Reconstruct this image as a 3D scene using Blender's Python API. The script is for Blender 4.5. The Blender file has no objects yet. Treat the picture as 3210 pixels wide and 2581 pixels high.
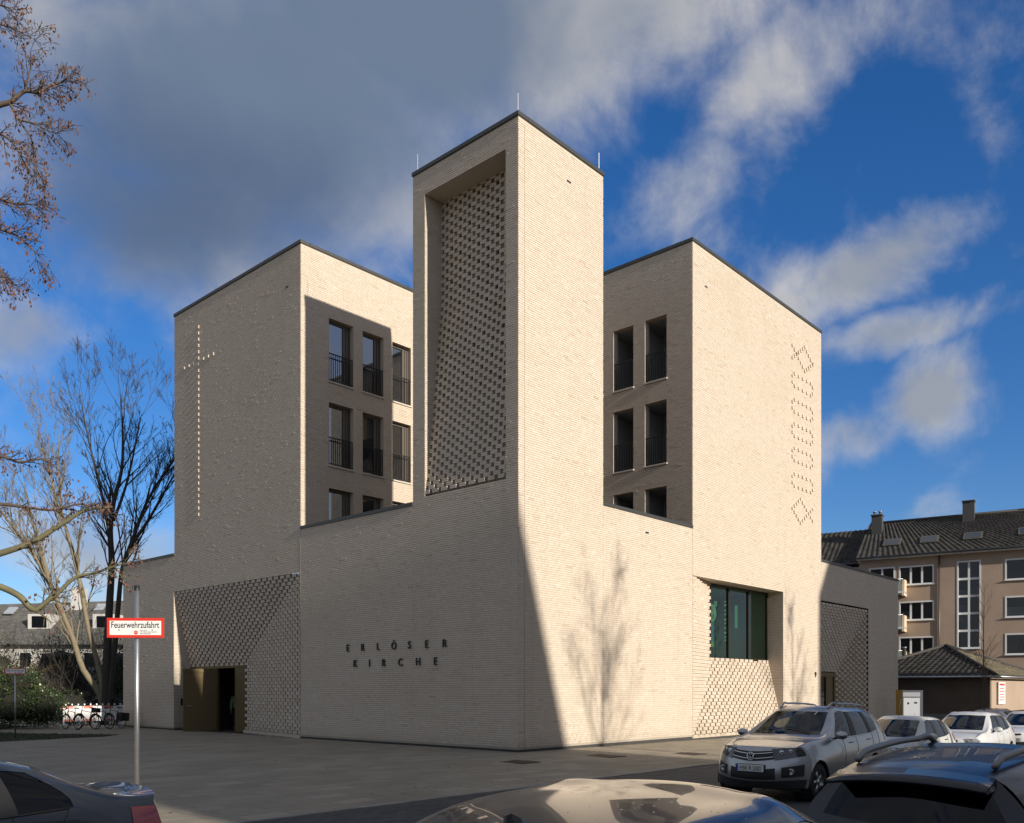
import bpy, bmesh, math, random
import numpy as np
from mathutils import Vector, Matrix
random.seed(7); RNG = np.random.default_rng(7)
SC = bpy.context.scene; COL = SC.collection
# ------------------------------------------------------------------ camera
cam = bpy.data.cameras.new('camera'); camo = bpy.data.objects.new('camera', cam); COL.objects.link(camo)
CAM = Vector((-19.1143, -17.1269, 1.85))
camo.location = CAM; camo.rotation_euler = (math.radians(90), 0, -0.833)
cam.sensor_width = 36; cam.sensor_fit = 'HORIZONTAL'; cam.lens = 36*2766.4553/3210
cam.shift_y = (2159.84-1290.5)/3210; cam.clip_start = .05; cam.clip_end = 3000
SC.camera = camo
# ------------------------------------------------------------------ light
SUN = Vector((.030, 1.0, -.318)).normalized()          # direction the light travels
sun = bpy.data.lights.new('sun', 'SUN'); suno = bpy.data.objects.new('sun', sun); COL.objects.link(suno)
sun.energy = 4.2; sun.angle = math.radians(.8); sun.color = (1, .915, .79)
suno.rotation_euler = SUN.to_track_quat('-Z', 'Y').to_euler(); suno.location = (-10, -60, 40)
SC.view_settings.view_transform = 'Standard'; SC.view_settings.look = 'None'
SC.view_settings.exposure = 0.5; SC.view_settings.gamma = 1
SC.cycles.max_bounces = 6; SC.cycles.diffuse_bounces = 3; SC.cycles.glossy_bounces = 3
SC.cycles.transparent_max_bounces = 10; SC.cycles.transmission_bounces = 4
SC.cycles.caustics_reflective = False; SC.cycles.caustics_refractive = False
SC.cycles.sample_clamp_indirect = 6
# ------------------------------------------------------------------ world: sky and clouds
W = bpy.data.worlds.new('World'); SC.world = W; W.use_nodes = True
nt = W.node_tree; nt.nodes.clear()
class NT:
    def __init__(s, nt): s.nt = nt
    def n(s, typ, **kw):
        nd = s.nt.nodes.new(typ)
        for k, v in kw.items():
            if k == 'i':
                for kk, vv in v.items():
                    if isinstance(vv, bpy.types.NodeSocket): s.nt.links.new(vv, nd.inputs[kk])
                    else: nd.inputs[kk].default_value = vv
            else: setattr(nd, k, v)
        return nd
    def m(s, op, a, b=None, c=None, clamp=False):
        nd = s.nt.nodes.new('ShaderNodeMath'); nd.operation = op; nd.use_clamp = clamp
        for k, v in enumerate((a, b, c)):
            if v is None: continue
            if isinstance(v, bpy.types.NodeSocket): s.nt.links.new(v, nd.inputs[k])
            else: nd.inputs[k].default_value = v
        return nd.outputs[0]
    def mix(s, fac, a, b, blend='MIX'):
        nd = s.nt.nodes.new('ShaderNodeMix'); nd.data_type = 'RGBA'; nd.blend_type = blend
        for k, v in ((0, fac), (6, a), (7, b)):
            if isinstance(v, bpy.types.NodeSocket): s.nt.links.new(v, nd.inputs[k])
            else: nd.inputs[k].default_value = (*v, 1) if isinstance(v, tuple) and len(v) == 3 else v
        return nd.outputs[2]
    def ramp(s, fac, *stops):
        nd = s.nt.nodes.new('ShaderNodeValToRGB'); cr = nd.color_ramp
        while len(cr.elements) < len(stops): cr.elements.new(.5)
        for e, (p, c) in zip(cr.elements, stops):
            e.position = p; e.color = (*c, 1) if len(c) == 3 else c
        s.nt.links.new(fac, nd.inputs[0]); return nd.outputs[0]
    def smooth(s, v, a, b):
        nd = s.nt.nodes.new('ShaderNodeMapRange'); nd.interpolation_type = 'SMOOTHSTEP'
        s.nt.links.new(v, nd.inputs[0]); nd.inputs[1].default_value = a; nd.inputs[2].default_value = b
        nd.inputs[3].default_value = 0; nd.inputs[4].default_value = 1; return nd.outputs[0]
    def noise(s, vec, scale, detail=4, rough=.55, dist=0, out=0):
        nd = s.nt.nodes.new('ShaderNodeTexNoise')
        if vec is not None: s.nt.links.new(vec, nd.inputs['Vector'])
        nd.inputs['Scale'].default_value = scale; nd.inputs['Detail'].default_value = detail
        nd.inputs['Roughness'].default_value = rough; nd.inputs['Distortion'].default_value = dist
        return nd.outputs[out]
    def link(s, a, b): s.nt.links.new(a, b)
w = NT(nt)
sky = w.n('ShaderNodeTexSky', sky_type='NISHITA', sun_disc=False)
sky.sun_elevation = math.asin(-SUN.z); sky.sun_rotation = math.atan2(-SUN.x, -SUN.y)
sky.altitude = 60; sky.air_density = 1.0; sky.dust_density = .6; sky.ozone_density = 3.0
tc = w.n('ShaderNodeTexCoord'); dirv = tc.outputs['Generated']
sep = w.n('ShaderNodeSeparateXYZ', i={0: dirv})
az = w.m('ARCTAN2', sep.outputs[0], sep.outputs[1]); el = w.m('ARCSINE', sep.outputs[2])
ae = w.n('ShaderNodeCombineXYZ', i={0: az, 1: el}).outputs[0]
warp = w.n('ShaderNodeVectorMath', operation='SCALE', i={0: w.noise(dirv, 2.2, 5, .6, out=1), 3: .16}).outputs[0]
aew = w.n('ShaderNodeVectorMath', operation='ADD', i={0: ae, 1: warp}).outputs[0]
sp2 = w.n('ShaderNodeSeparateXYZ', i={0: aew})
AZW = w.m('SUBTRACT', sp2.outputs[0], .08); ELW = w.m('SUBTRACT', sp2.outputs[1], .08)
AZ0 = .833
def blob(azc, elc, ra, re, wt, tilt=0.):
    dx = w.m('SUBTRACT', AZW, AZ0+azc); dy = w.m('SUBTRACT', ELW, elc)
    c, s_ = math.cos(tilt), math.sin(tilt)
    rx = w.m('ADD', w.m('MULTIPLY', dx, c/ra), w.m('MULTIPLY', dy, s_/ra))
    ry = w.m('ADD', w.m('MULTIPLY', dx, -s_/re), w.m('MULTIPLY', dy, c/re))
    d2 = w.m('ADD', w.m('MULTIPLY', rx, rx), w.m('MULTIPLY', ry, ry))
    return w.m('MULTIPLY', w.m('EXPONENT', w.m('MULTIPLY', d2, -1.)), wt)
BLOBS = [(-.27, .57, .26, .16, 1.15, 0), (-.12, .66, .28, .13, 1.15, .1), (-.34, .465, .20, .095, .95, .15), (.10, .66, .20, .10, 1.05, .2),
         (.275, .595, .12, .045, .66, .15), (.18, .515, .085, .065, .66, .6), (.39, .422, .11, .036, 1.0, .08), (.30, .405, .06, .028, .75, 0), (.42, .356, .09, .022, .85, 0),
         (.445, .287, .075, .044, 1.1, .15), (.37, .262, .065, .034, .9, 0), (.51, .49, .035, .045, .30, 0), (-.50, .345, .07, .045, .95, 0), (-.42, .14, .2, .05, .8, 0), (-.33, .09, .2, .04, .6, 0),
         (.44, .183, .045, .018, .65, .2)]
cov = None
for b in BLOBS:
    v = blob(*b); cov = v if cov is None else w.m('MAXIMUM', cov, v)
    if b is BLOBS[2]: covbig = cov
# denser cloud cover added outside the view to lift and warm the ambient light
off = w.m('ABSOLUTE', w.m('SUBTRACT', w.m('ABSOLUTE', w.m('SUBTRACT', az, AZ0-math.pi)), math.pi))
side = w.m('MAXIMUM', w.smooth(off, .58, .85), w.smooth(el, .82, 1.0))
wide = w.m('MULTIPLY', w.m('MULTIPLY', w.smooth(w.noise(dirv, 1.9, 4, .55, .3), .27, .48), 1.0), side)
cov = w.m('MAXIMUM', cov, wide)
fine = w.noise(dirv, 8.5, 10, .60, .25); fine2 = w.noise(dirv, 2.3, 4, .5, .2)
mid = w.noise(dirv, 4.2, 3, .5, .6)
bigm = w.smooth(covbig, .35, .95)
amp = w.m('SUBTRACT', 1.9, w.m('MULTIPLY', bigm, 1.35))
dens = w.m('ADD', w.m('ADD', cov, w.m('MULTIPLY', w.m('SUBTRACT', fine, .5), amp)), w.m('MULTIPLY', w.m('SUBTRACT', mid, .52), w.m('SUBTRACT', .95, w.m('MULTIPLY', bigm, .7))))
alpha = w.smooth(dens, .06, 1.05)
# cloud colour: bright where thin and turned to the sun, blue grey in the thick belly
nz2 = w.m('ADD', w.m('MULTIPLY', w.m('SUBTRACT', fine2, .5), 1.2), w.m('MULTIPLY', w.m('SUBTRACT', fine, .5), -.4))
thick = w.m('MAXIMUM', w.smooth(w.m('ADD', covbig, nz2), .12, .95), w.m('MULTIPLY', w.smooth(w.m('ADD', cov, nz2), .40, 1.05), .62))
ccol = w.mix(thick, (.45, .435, .415), (.125, .160, .215))
ccol = w.mix(w.m('MULTIPLY', w.smooth(w.m('ADD', w.m('MAXIMUM', blob(-.33, .48, .25, .12, 1.), blob(-.30, .52, .3, .2, .55)), nz2), .25, 1.0), .85), ccol, (.072, .098, .150))
skyc = w.n('ShaderNodeHueSaturation', i={'Saturation': 1.28, 'Value': 1.0, 'Color': sky.outputs[0]}).outputs[0]
skyc = w.mix(1., skyc, (.84, .90, 1.14), 'MULTIPLY')
STR = .085
skys = w.n('ShaderNodeVectorMath', operation='SCALE', i={0: skyc, 3: STR}).outputs[0]
up = w.smooth(el, -.03, .01)
final = w.mix(w.m('MULTIPLY', w.m('MULTIPLY', alpha, .88), up), skys, ccol)
bg = w.n('ShaderNodeBackground', i={'Color': final, 'Strength': 1.0})
out = w.n('ShaderNodeOutputWorld', i={'Surface': bg.outputs[0]})
# ------------------------------------------------------------------ helpers
def tag(o, label=None, cat=None, group=None, kind=None):
    if label: o['label'] = label
    if cat: o['category'] = cat
    if group: o['group'] = group
    if kind: o['kind'] = kind
    return o
def empty(name, loc=(0, 0, 0), rz=0., label=None, cat=None, group=None):
    o = bpy.data.objects.new(name, None); COL.objects.link(o); o.location = loc; o.rotation_euler = (0, 0, rz)
    return tag(o, label, cat, group)
class MB:
    def __init__(s): s.v = []; s.f = []; s.t = []
    def quad(s, a, b, c, d, tone=.5):
        k = len(s.v); s.v += [a, b, c, d]; s.f.append((k, k+1, k+2, k+3)); s.t.append(tone)
    def poly(s, pts, tone=.5):
        k = len(s.v); s.v += list(pts); s.f.append(tuple(range(k, k+len(pts)))); s.t.append(tone)
    def box(s, x0, x1, y0, y1, z0, z1, tone=.5, back=True):
        k = len(s.v)
        s.v += [(x0, y0, z0), (x1, y0, z0), (x1, y1, z0), (x0, y1, z0), (x0, y0, z1), (x1, y0, z1), (x1, y1, z1), (x0, y1, z1)]
        F = [(0, 3, 2, 1), (4, 5, 6, 7), (0, 1, 5, 4), (1, 2, 6, 5), (2, 3, 7, 6), (3, 0, 4, 7)]
        for f in F: s.f.append(tuple(k+i for i in f)); s.t.append(tone)
    def prism(s, pts, off, tone=.5):
        "closed prism: polygon pts extruded by vector off"
        k = len(s.v); n = len(pts); off = Vector(off)
        s.v += [tuple(p) for p in pts]+[tuple(Vector(p)+off) for p in pts]
        s.f.append(tuple(range(k, k+n))[::-1]); s.f.append(tuple(range(k+n, k+2*n))); s.t += [tone]*2
        for i in range(n):
            j = (i+1) % n; s.f.append((k+i, k+j, k+n+j, k+n+i)); s.t.append(tone)
    def obox(s, p0, p1, wd, ht, up=(0, 0, 1), tone=.5):
        "bar from p0 to p1 of width wd and height ht"
        p0 = Vector(p0); p1 = Vector(p1); d = (p1-p0).normalized(); u = Vector(up)
        a = d.cross(u)
        if a.length < 1e-4: a = d.cross(Vector((1, 0, 0)))
        a.normalize(); b = a.cross(d).normalized()
        s.prism([p0+a*wd/2*i+b*ht/2*j for i, j in ((-1, -1), (1, -1), (1, 1), (-1, 1))], p1-p0, tone)
    def tube(s, pts, rad, sides=8, cap=True, tone=.5):
        pts = [Vector(p) for p in pts]; n = len(pts)
        rs = rad if hasattr(rad, '__len__') else [rad]*n
        k0 = len(s.v); ref = None
        for i, p in enumerate(pts):
            d = (pts[min(i+1, n-1)]-pts[max(i-1, 0)]).normalized()
            if ref is None or abs(ref.dot(d)) > .95: ref = Vector((0, 0, 1)) if abs(d.z) < .9 else Vector((1, 0, 0))
            a = d.cross(ref).normalized(); b = a.cross(d); ref = b
            for q in range(sides):
                t = 2*math.pi*q/sides; s.v.append(tuple(p+(a*math.cos(t)+b*math.sin(t))*rs[i]))
        for i in range(n-1):
            for q in range(sides):
                r = (q+1) % sides
                s.f.append((k0+i*sides+q, k0+i*sides+r, k0+(i+1)*sides+r, k0+(i+1)*sides+q)); s.t.append(tone)
        if cap:
            s.f.append(tuple(k0+q for q in range(sides))[::-1]); s.f.append(tuple(k0+(n-1)*sides+q for q in range(sides))); s.t += [tone]*2
    def torus(s, c, axis, R, r, n=24, m=8, tone=.5):
        c = Vector(c); ax = Vector(axis).normalized(); e = Vector((0, 0, 1)) if abs(ax.z) < .9 else Vector((1, 0, 0))
        a = ax.cross(e).normalized(); b = ax.cross(a); k = len(s.v)
        for i in range(n):
            t = 2*math.pi*i/n; d = a*math.cos(t)+b*math.sin(t)
            for j in range(m):
                q = 2*math.pi*j/m; s.v.append(tuple(c+d*(R+r*math.cos(q))+ax*r*math.sin(q)))
        for i in range(n):
            for j in range(m):
                i2 = (i+1) % n; j2 = (j+1) % m
                s.f.append((k+i*m+j, k+i2*m+j, k+i2*m+j2, k+i*m+j2)); s.t.append(tone)
    def lathe(s, c, axis, prof, n=24, tone=.5):
        "prof = [(r, h)] along axis"
        c = Vector(c); ax = Vector(axis).normalized(); e = Vector((0, 0, 1)) if abs(ax.z) < .9 else Vector((1, 0, 0))
        a = ax.cross(e).normalized(); b = ax.cross(a); k = len(s.v); m = len(prof)
        for i in range(n):
            t = 2*math.pi*i/n; d = a*math.cos(t)+b*math.sin(t)
            for r, h in prof: s.v.append(tuple(c+d*r+ax*h))
        for i in range(n):
            i2 = (i+1) % n
            for j in range(m-1): s.f.append((k+i*m+j, k+i2*m+j, k+i2*m+j+1, k+i*m+j+1)); s.t.append(tone)
    def mesh(s, name, mat, smooth=False):
        me = bpy.data.meshes.new(name); me.from_pydata([tuple(v) for v in s.v], [], s.f)
        at = me.attributes.new('tone', 'FLOAT', 'FACE'); at.data.foreach_set('value', np.asarray(s.t, np.float32))
        if smooth: me.polygons.foreach_set('use_smooth', [True]*len(me.polygons))
        me.materials.append(mat); return me
    def build(s, name, mat, parent=None, smooth=False, loc=None, rz=0., kind=None):
        o = bpy.data.objects.new(name, s.mesh(name, mat, smooth)); COL.objects.link(o)
        if parent: o.parent = parent
        if loc is not None: o.location = loc
        if rz: o.rotation_euler = (0, 0, rz)
        if kind: o['kind'] = kind
        return o
def bevel(o, wd=.01, seg=2):
    m = o.modifiers.new('bevel', 'BEVEL'); m.width = wd; m.segments = seg; m.limit_method = 'ANGLE'; m.angle_limit = math.radians(40); return o
def np_mesh(name, V, F, tone, mat):
    "quads only, numpy arrays"
    me = bpy.data.meshes.new(name); n = len(F)
    me.vertices.add(len(V)); me.vertices.foreach_set('co', np.ascontiguousarray(V, np.float32).ravel())
    me.loops.add(n*4); me.loops.foreach_set('vertex_index', np.ascontiguousarray(F, np.int32).ravel())
    me.polygons.add(n); me.polygons.foreach_set('loop_start', np.arange(0, n*4, 4, dtype=np.int32))
    me.update(calc_edges=True); me.validate(); me.shade_flat()
    at = me.attributes.new('tone', 'FLOAT', 'FACE'); at.data.foreach_set('value', np.asarray(tone, np.float32))
    me.materials.append(mat); return me
def link(name, me, parent=None, kind=None, loc=None):
    o = bpy.data.objects.new(name, me); COL.objects.link(o)
    if parent: o.parent = parent
    if kind: o['kind'] = kind
    if loc is not None: o.location = loc
    return o
def text_mesh(name, s, size, extrude, mat, xs=1., align='CENTER', spacing=1., offset=0.):
    cu = bpy.data.curves.new(name, 'FONT'); cu.body = s; cu.size = size; cu.extrude = extrude; cu.align_x = align; cu.align_y = 'BOTTOM_BASELINE'
    cu.space_character = spacing; cu.offset = offset; cu.resolution_u = 3
    o = bpy.data.objects.new('tmp', cu); COL.objects.link(o)
    dg = bpy.context.evaluated_depsgraph_get(); me = bpy.data.meshes.new_from_object(o.evaluated_get(dg))
    bpy.data.objects.remove(o); bpy.data.curves.remove(cu)
    co = np.empty(len(me.vertices)*3, np.float32); me.vertices.foreach_get('co', co); co[0::3] *= xs; me.vertices.foreach_set('co', co)
    me.materials.clear(); me.materials.append(mat); me.name = name; return me
# ------------------------------------------------------------------ materials
def mat(name, col, rough=.6, metal=0., spec=.5, coat=0., bump=0., bscale=30., vary=0., vscale=3., tone=0., emit=None):
    m = bpy.data.materials.new(name); m.use_nodes = True; t = NT(m.node_tree); b = m.node_tree.nodes['Principled BSDF']
    b.inputs['Base Color'].default_value = (*col, 1); b.inputs['Roughness'].default_value = rough; b.inputs['Metallic'].default_value = metal
    b.inputs['Specular IOR Level'].default_value = spec; b.inputs['Coat Weight'].default_value = coat; b.inputs['Coat Roughness'].default_value = .03
    obj = t.n('ShaderNodeTexCoord').outputs['Object'] if (vary or bump) else None
    src = None
    if vary:
        nz = t.noise(obj, vscale, 6, .6)
        src = t.mix(nz, tuple(c*(1-vary) for c in col), tuple(min(1, c*(1+vary)) for c in col))
    if tone:
        at = t.n('ShaderNodeAttribute', attribute_name='tone').outputs['Fac']
        k = t.m('ADD', t.m('MULTIPLY', t.m('SUBTRACT', at, .5), 2*tone), 1.)
        sc = t.n('ShaderNodeVectorMath', operation='SCALE', i={3: k})
        if src is None: sc.inputs[0].default_value = col
        else: t.link(src, sc.inputs[0])
        src = sc.outputs[0]
    if src is not None: t.link(src, b.inputs['Base Color'])
    if bump:
        bp = t.n('ShaderNodeBump', i={'Strength': bump, 'Distance': .02, 'Height': t.noise(obj, bscale, 5, .6)})
        t.link(bp.outputs[0], b.inputs['Normal'])
    if emit:
        b.inputs['Emission Color'].default_value = (*emit[:3], 1); b.inputs['Emission Strength'].default_value = emit[3]
    return m
def brick_mat():
    m = bpy.data.materials.new('cream_brick'); m.use_nodes = True; t = NT(m.node_tree); b = m.node_tree.nodes['Principled BSDF']
    at = t.n('ShaderNodeAttribute', attribute_name='tone').outputs['Fac']
    geo = t.n('ShaderNodeNewGeometry').outputs['Position']
    col = t.ramp(at, (0, (.49, .395, .29)), (.16, (.555, .465, .36)), (.5, (.605, .512, .412)), (.85, (.65, .56, .465)), (1, (.675, .597, .51)))
    pat = t.smooth(t.noise(geo, .33, 6, .62, .6), .50, .70)
    col = t.mix(t.m('MULTIPLY', pat, .20), col, (.47, .385, .265))
    fine_ = t.noise(geo, 38, 4, .65)
    col = t.mix(t.m('MULTIPLY', fine_, .22), col, (.40, .35, .29))
    mp = t.n('ShaderNodeVectorMath', operation='MULTIPLY', i={0: geo, 1: (2.6, 2.6, .10)}).outputs[0]
    col = t.mix(t.m('MULTIPLY', t.smooth(t.noise(mp, 1., 5, .6), .52, .75), .16), col, (.40, .325, .25))
    # splash dirt just above the paving
    z = t.n('ShaderNodeSeparateXYZ', i={0: geo}).outputs[2]
    dirt = t.m('MULTIPLY', t.m('SUBTRACT', 1., t.smooth(z, .05, .55)), t.m('MULTIPLY', t.noise(geo, 1.7, 4, .6), .45))
    col = t.mix(dirt, col, (.25, .22, .175))
    t.link(col, b.inputs['Base Color']); b.inputs['Roughness'].default_value = .52; b.inputs['Specular IOR Level'].default_value = .35
    return m
M = dict(
    brick=brick_mat(), mortar=mat('mortar', (.36, .32, .265), .9, spec=.2, vary=.15, vscale=2),
    coping=mat('coping_metal', (.085, .085, .082), .42, metal=.6, vary=.1), plinth=mat('dark_plinth', (.045, .042, .04), .7, vary=.3, vscale=2),
    bronze=mat('bronze_metal', (.14, .10, .045), .45, metal=.55, vary=.12, vscale=1.5), dark=mat('black_metal', (.009, .009, .009), .5),
    winframe=mat('window_frame_metal', (.12, .105, .088), .45, metal=.2), sill=mat('stone_sill', (.55, .50, .43), .6, vary=.1),
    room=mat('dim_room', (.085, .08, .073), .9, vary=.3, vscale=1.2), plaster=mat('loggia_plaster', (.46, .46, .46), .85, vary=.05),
    letter=mat('letter_black', (.012, .012, .012), .4, metal=.2), white=mat('white_paint', (.72, .72, .70), .5), steel=mat('galvanised_steel', (.42, .43, .44), .38, metal=.85, vary=.15, vscale=14),
    red=mat('sign_red', (.62, .035, .02), .4), signwhite=mat('sign_white', (.78, .78, .75), .4), black=mat('black_plastic', (.012, .012, .013), .5),
    rubber=mat('rubber', (.016, .016, .017), .85), pin=mat('small_red', (.6, .05, .04), .5),
)
def glass_mat(name, tint=(.30, .32, .32), refl=1.0, rough=.01):
    "tinted pane: seen-through part and mirror part weighed by angle of view"
    m = bpy.data.materials.new(name); m.use_nodes = True; t = NT(m.node_tree); m.node_tree.nodes.remove(m.node_tree.nodes['Principled BSDF'])
    ge = t.n('ShaderNodeNewGeometry'); dt = t.n('ShaderNodeVectorMath', operation='DOT_PRODUCT', i={0: ge.outputs['Normal'], 1: ge.outputs['Incoming']}).outputs['Value']
    c1 = t.m('SUBTRACT', 1., t.m('ABSOLUTE', dt)); fr = t.m('MULTIPLY_ADD', t.m('POWER', c1, 4.2), .93, .055)
    fac = t.m('MULTIPLY', fr, refl, clamp=True)
    a = t.n('ShaderNodeBsdfTransparent', i={'Color': (*tint, 1)}); g = t.n('ShaderNodeBsdfGlossy', i={'Color': (.95, .97, 1, 1), 'Roughness': rough})
    mx = t.n('ShaderNodeMixShader', i={0: fac, 1: a.outputs[0], 2: g.outputs[0]})
    t.link(mx.outputs[0], m.node_tree.nodes['Material Output'].inputs[0]); return m
M['glass'] = glass_mat('house_glass', (.34, .37, .37), 6.0); M['carglass'] = glass_mat('car_glass', (.20, .23, .23), .95); M['hglass'] = glass_mat('far_house_glass', (.22, .24, .25), 1.2)
M['greenglass'] = glass_mat('green_tinted_glass', (.42, .60, .48), 1.0); M['darkglass'] = glass_mat('privacy_glass', (.04, .045, .05), .55)
# ================================================================== church
C = .0675                                   # brick course
ZT, ZP = 18.67, 7.94                        # tower / block top, low parapet
AT, A1, A2, A3 = 4.617, 10.935, 20.729, 25.91
BT, B1, B2, B3 = 4.141, 9.724, 21.302, 31.65
church = empty('church_building', (0, 0, 0), 0, 'modern cream brick church with a corner tower and two taller blocks on the plaza', 'church')
def PX(axis, off, s, d, z): return (off+d, s, z) if axis == 'L' else (s, off+d, z)
BRICKS_SINGLE = []
def brickwork(axis, off, s0, s1, z0, z1, holes=(), parent=None, single=None, lens=(.29, .29, .29, .215, .14)):
    rows = []
    k0, k1 = int(math.ceil((z0-1e-4)/C)), int(math.floor((z1+1e-4)/C))
    rnd = random.Random(int(off*100)+int(s0*1000)+(1 if axis == 'L' else 2))
    for k in range(k0, k1):
        zb, zt_ = k*C+.0065, k*C+.0610
        segs = [(s0, s1)]
        for (h0, h1, g0, g1) in holes:
            if g0 < zt_-.012 and g1 > zb+.012:
                ns = []
                for a, b in segs:
                    if h1 <= a or h0 >= b: ns.append((a, b)); continue
                    if h0 > a: ns.append((a, h0))
                    if h1 < b: ns.append((h1, b))
                segs = ns
        for a, b in segs:
            x = a-rnd.random()*.2 if a != s0 else a-(.0 if k % 2 else .12)
            while x < b:
                l = rnd.choice(lens); x0, x1 = max(x, a)+.0025, min(x+l, b)-.0025; x += l
                if x1-x0 < .02: continue
                t = min(1, max(0, rnd.gauss(.55, .13)));
                if rnd.random() < .02: t = rnd.random()*.25
                rows.append((x0, x1, zb, zt_, t, rnd.random()*.0008+(.0055*rnd.random() if rnd.random() < .07 else 0)))
    if single:
        big = [r for r in rows if single(r)][:150]; bs = set(big); rows = [r for r in rows if r not in bs]
        BRICKS_SINGLE.append((axis, off, big, parent))
    R_ = np.array(rows); n = len(R_)
    s_ = R_[:, [0, 1, 1, 0, 0, 1, 1, 0]]; z_ = R_[:, [2, 2, 3, 3, 2, 2, 3, 3]]
    d_ = np.concatenate([np.repeat(-R_[:, 5:6], 4, 1), np.full((n, 4), .012)], 1)
    V = np.stack([off+d_, s_, z_] if axis == 'L' else [s_, off+d_, z_], -1).reshape(-1, 3)
    base = np.array([[0, 1, 2, 3], [0, 4, 5, 1], [1, 5, 6, 2], [2, 6, 7, 3], [3, 7, 4, 0]])
    if axis == 'L': base = base[:, ::-1]
    F = (base[None]+np.arange(n)[:, None, None]*8).reshape(-1, 4)
    me = np_mesh('brickwork', V, F, np.repeat(R_[:, 4], 5), M['brick'])
    return link('brickwork', me, parent, 'stuff')
def sheet(mb, axis, off, d, s0, s1, z0, z1, holes=(), tone=.5):
    ss = sorted({s0, s1, *[min(max(h, s0), s1) for q in holes for h in q[:2]]}); zs = sorted({z0, z1, *[min(max(h, z0), z1) for q in holes for h in q[2:]]})
    for a, b in zip(ss, ss[1:]):
        for e, g in zip(zs, zs[1:]):
            sm, zm = (a+b)/2, (e+g)/2
            if any(q[0] < sm < q[1] and q[2] < zm < q[3] for q in holes): continue
            p = [PX(axis, off, *q) for q in ((a, d, e), (b, d, e), (b, d, g), (a, d, g))]
            mb.quad(*(p[::-1] if axis == 'L' else p), tone)
def wall(axis, off, s0, s1, z0, z1, holes=(), single=None, label=None, lens=(.29, .29, .29, .215, .14)):
    mb = MB(); sheet(mb, axis, off, .009, s0, s1, z0, z1, holes)
    o = mb.build('wall', M['mortar'], church)
    if label: o['label'] = label
    brickwork(axis, off, s0, s1, z0, z1, holes, o, single, lens); return o
def reveal(axis, off, s0, s1, z0, z1, parent):
    o = wall(axis, off, s0, s1, z0, z1); o.name = 'reveal'; o.parent = parent; return o
ROWS = [(13.73, 16.16), (10.43, 12.90), (7.15, 9.61)]
def rnd_c(z): return round(z/C)*C
ROWS = [(rnd_c(a), rnd_c(b)) for a, b in ROWS]
WL = [(1.28, 2.45), (2.91, 3.97), (4.44, 5.44), (6.15, 7.15)]; WR = [(1.13, 2.11), (2.655, 3.61), (4.14, 5.1), (6.2, 7.2)]
NICHE = (.50, 4.04, rnd_c(8.04), rnd_c(17.73)); ENT = (10.98, 20.78, 0., rnd_c(6.2)); WINP = (9.75, 17.30, rnd_c(.1), rnd_c(6.08)); WING = (21.24, 27.22, 0., rnd_c(6.0))
PL = .07
# left facade (plane X=0)
near = lambda r: r[2] < .62 and r[0] < 6.2
wA = wall('L', 0., .004, AT, PL, ZT-.12, [NICHE], single=lambda r: r[2] < 1.02 and r[0] < 3.2, label='shaded tower wall with a tall niche')
wB = wall('L', 0., AT, A1, PL, ZP-.11, label='shaded low wall carrying the black letters')
wC = wall('L', 0., A1+.012, A2, PL, ZT-.12, [ENT], label='shaded wall with the brick cross above the entrance')
wD = wall('L', 0., A2, A3, PL, ZP-.11, [ENT])
# right facade (plane Y=0)
wE = wall('R', 0., .004, BT, PL, ZT-.12, single=lambda r: r[2] < 1.02 and r[0] < 3.0, label='sunlit tower wall')
wF = wall('R', 0., BT, B1, PL, ZP-.11)
wG = wall('R', 0., B1+.012, B2, PL, ZT-.12, [WINP], label='sunlit wall with the fish and loaves brick pattern')
wH = wall('R', 0., B2, B3, PL, ZP-.11, [WING])
# courtyard walls above the low roof
hl = [(a, b, c, d) for a, b in WL for c, d in ROWS]; hr = [(a, b, c, d) for a, b in WR for c, d in ROWS]
wI = wall('R', A1, .012, B1, 7.29, ZT-.12, hl); wJ = wall('L', B1, .012, A1, 7.29, ZT-.12, hr)
# rear sides, seen only from elsewhere
for ax, off, a, b, c, d in (('R', AT, .01, BT, 7.3, ZT-.12), ('L', BT, .01, AT, 7.3, ZT-.12)):
    mb = MB(); sheet(mb, ax, off, 0, a, b, c, d); mb.build('wall', M['brick'], church)
mb = MB(); sheet(mb, 'R', A2, 0, .01, 22, ZP-.1, ZT-.12); sheet(mb, 'L', B2, 0, .01, 22, ZP-.1, ZT-.12); sheet(mb, 'R', A3, 0, .01, 22, 0, ZP-.1); sheet(mb, 'L', B3, 0, .01, 22, 0, ZP-.1)
mb.build('rear_wall', M['brick'], church)
# single bricks close to the corner, up to 300, sharing mesh data
cache = {}; cnt = 0
for axis, off, rows, par in BRICKS_SINGLE:
    for (x0, x1, zb, zt_, t, pr) in rows:
        key = (axis, round((x1-x0)*50), round(t*4))
        if key not in cache:
            q = MB(); l = key[1]/50; p = lambda s, d, z: PX(axis, 0, s, d, z)
            c8 = [p(0, 0, 0), p(l, 0, 0), p(l, 0, .0545), p(0, 0, .0545), p(0, .012, 0), p(l, .012, 0), p(l, .012, .0545), p(0, .012, .0545)]
            q.v = c8; q.f = [(0, 1, 2, 3), (0, 4, 5, 1), (1, 5, 6, 2), (2, 6, 7, 3), (3, 7, 4, 0)]; q.t = [key[2]/4]*5
            cache[key] = q.mesh('brick', M['brick'])
        link('brick', cache[key], par, loc=PX(axis, off, x0, -pr, zb)); cnt += 1
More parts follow.
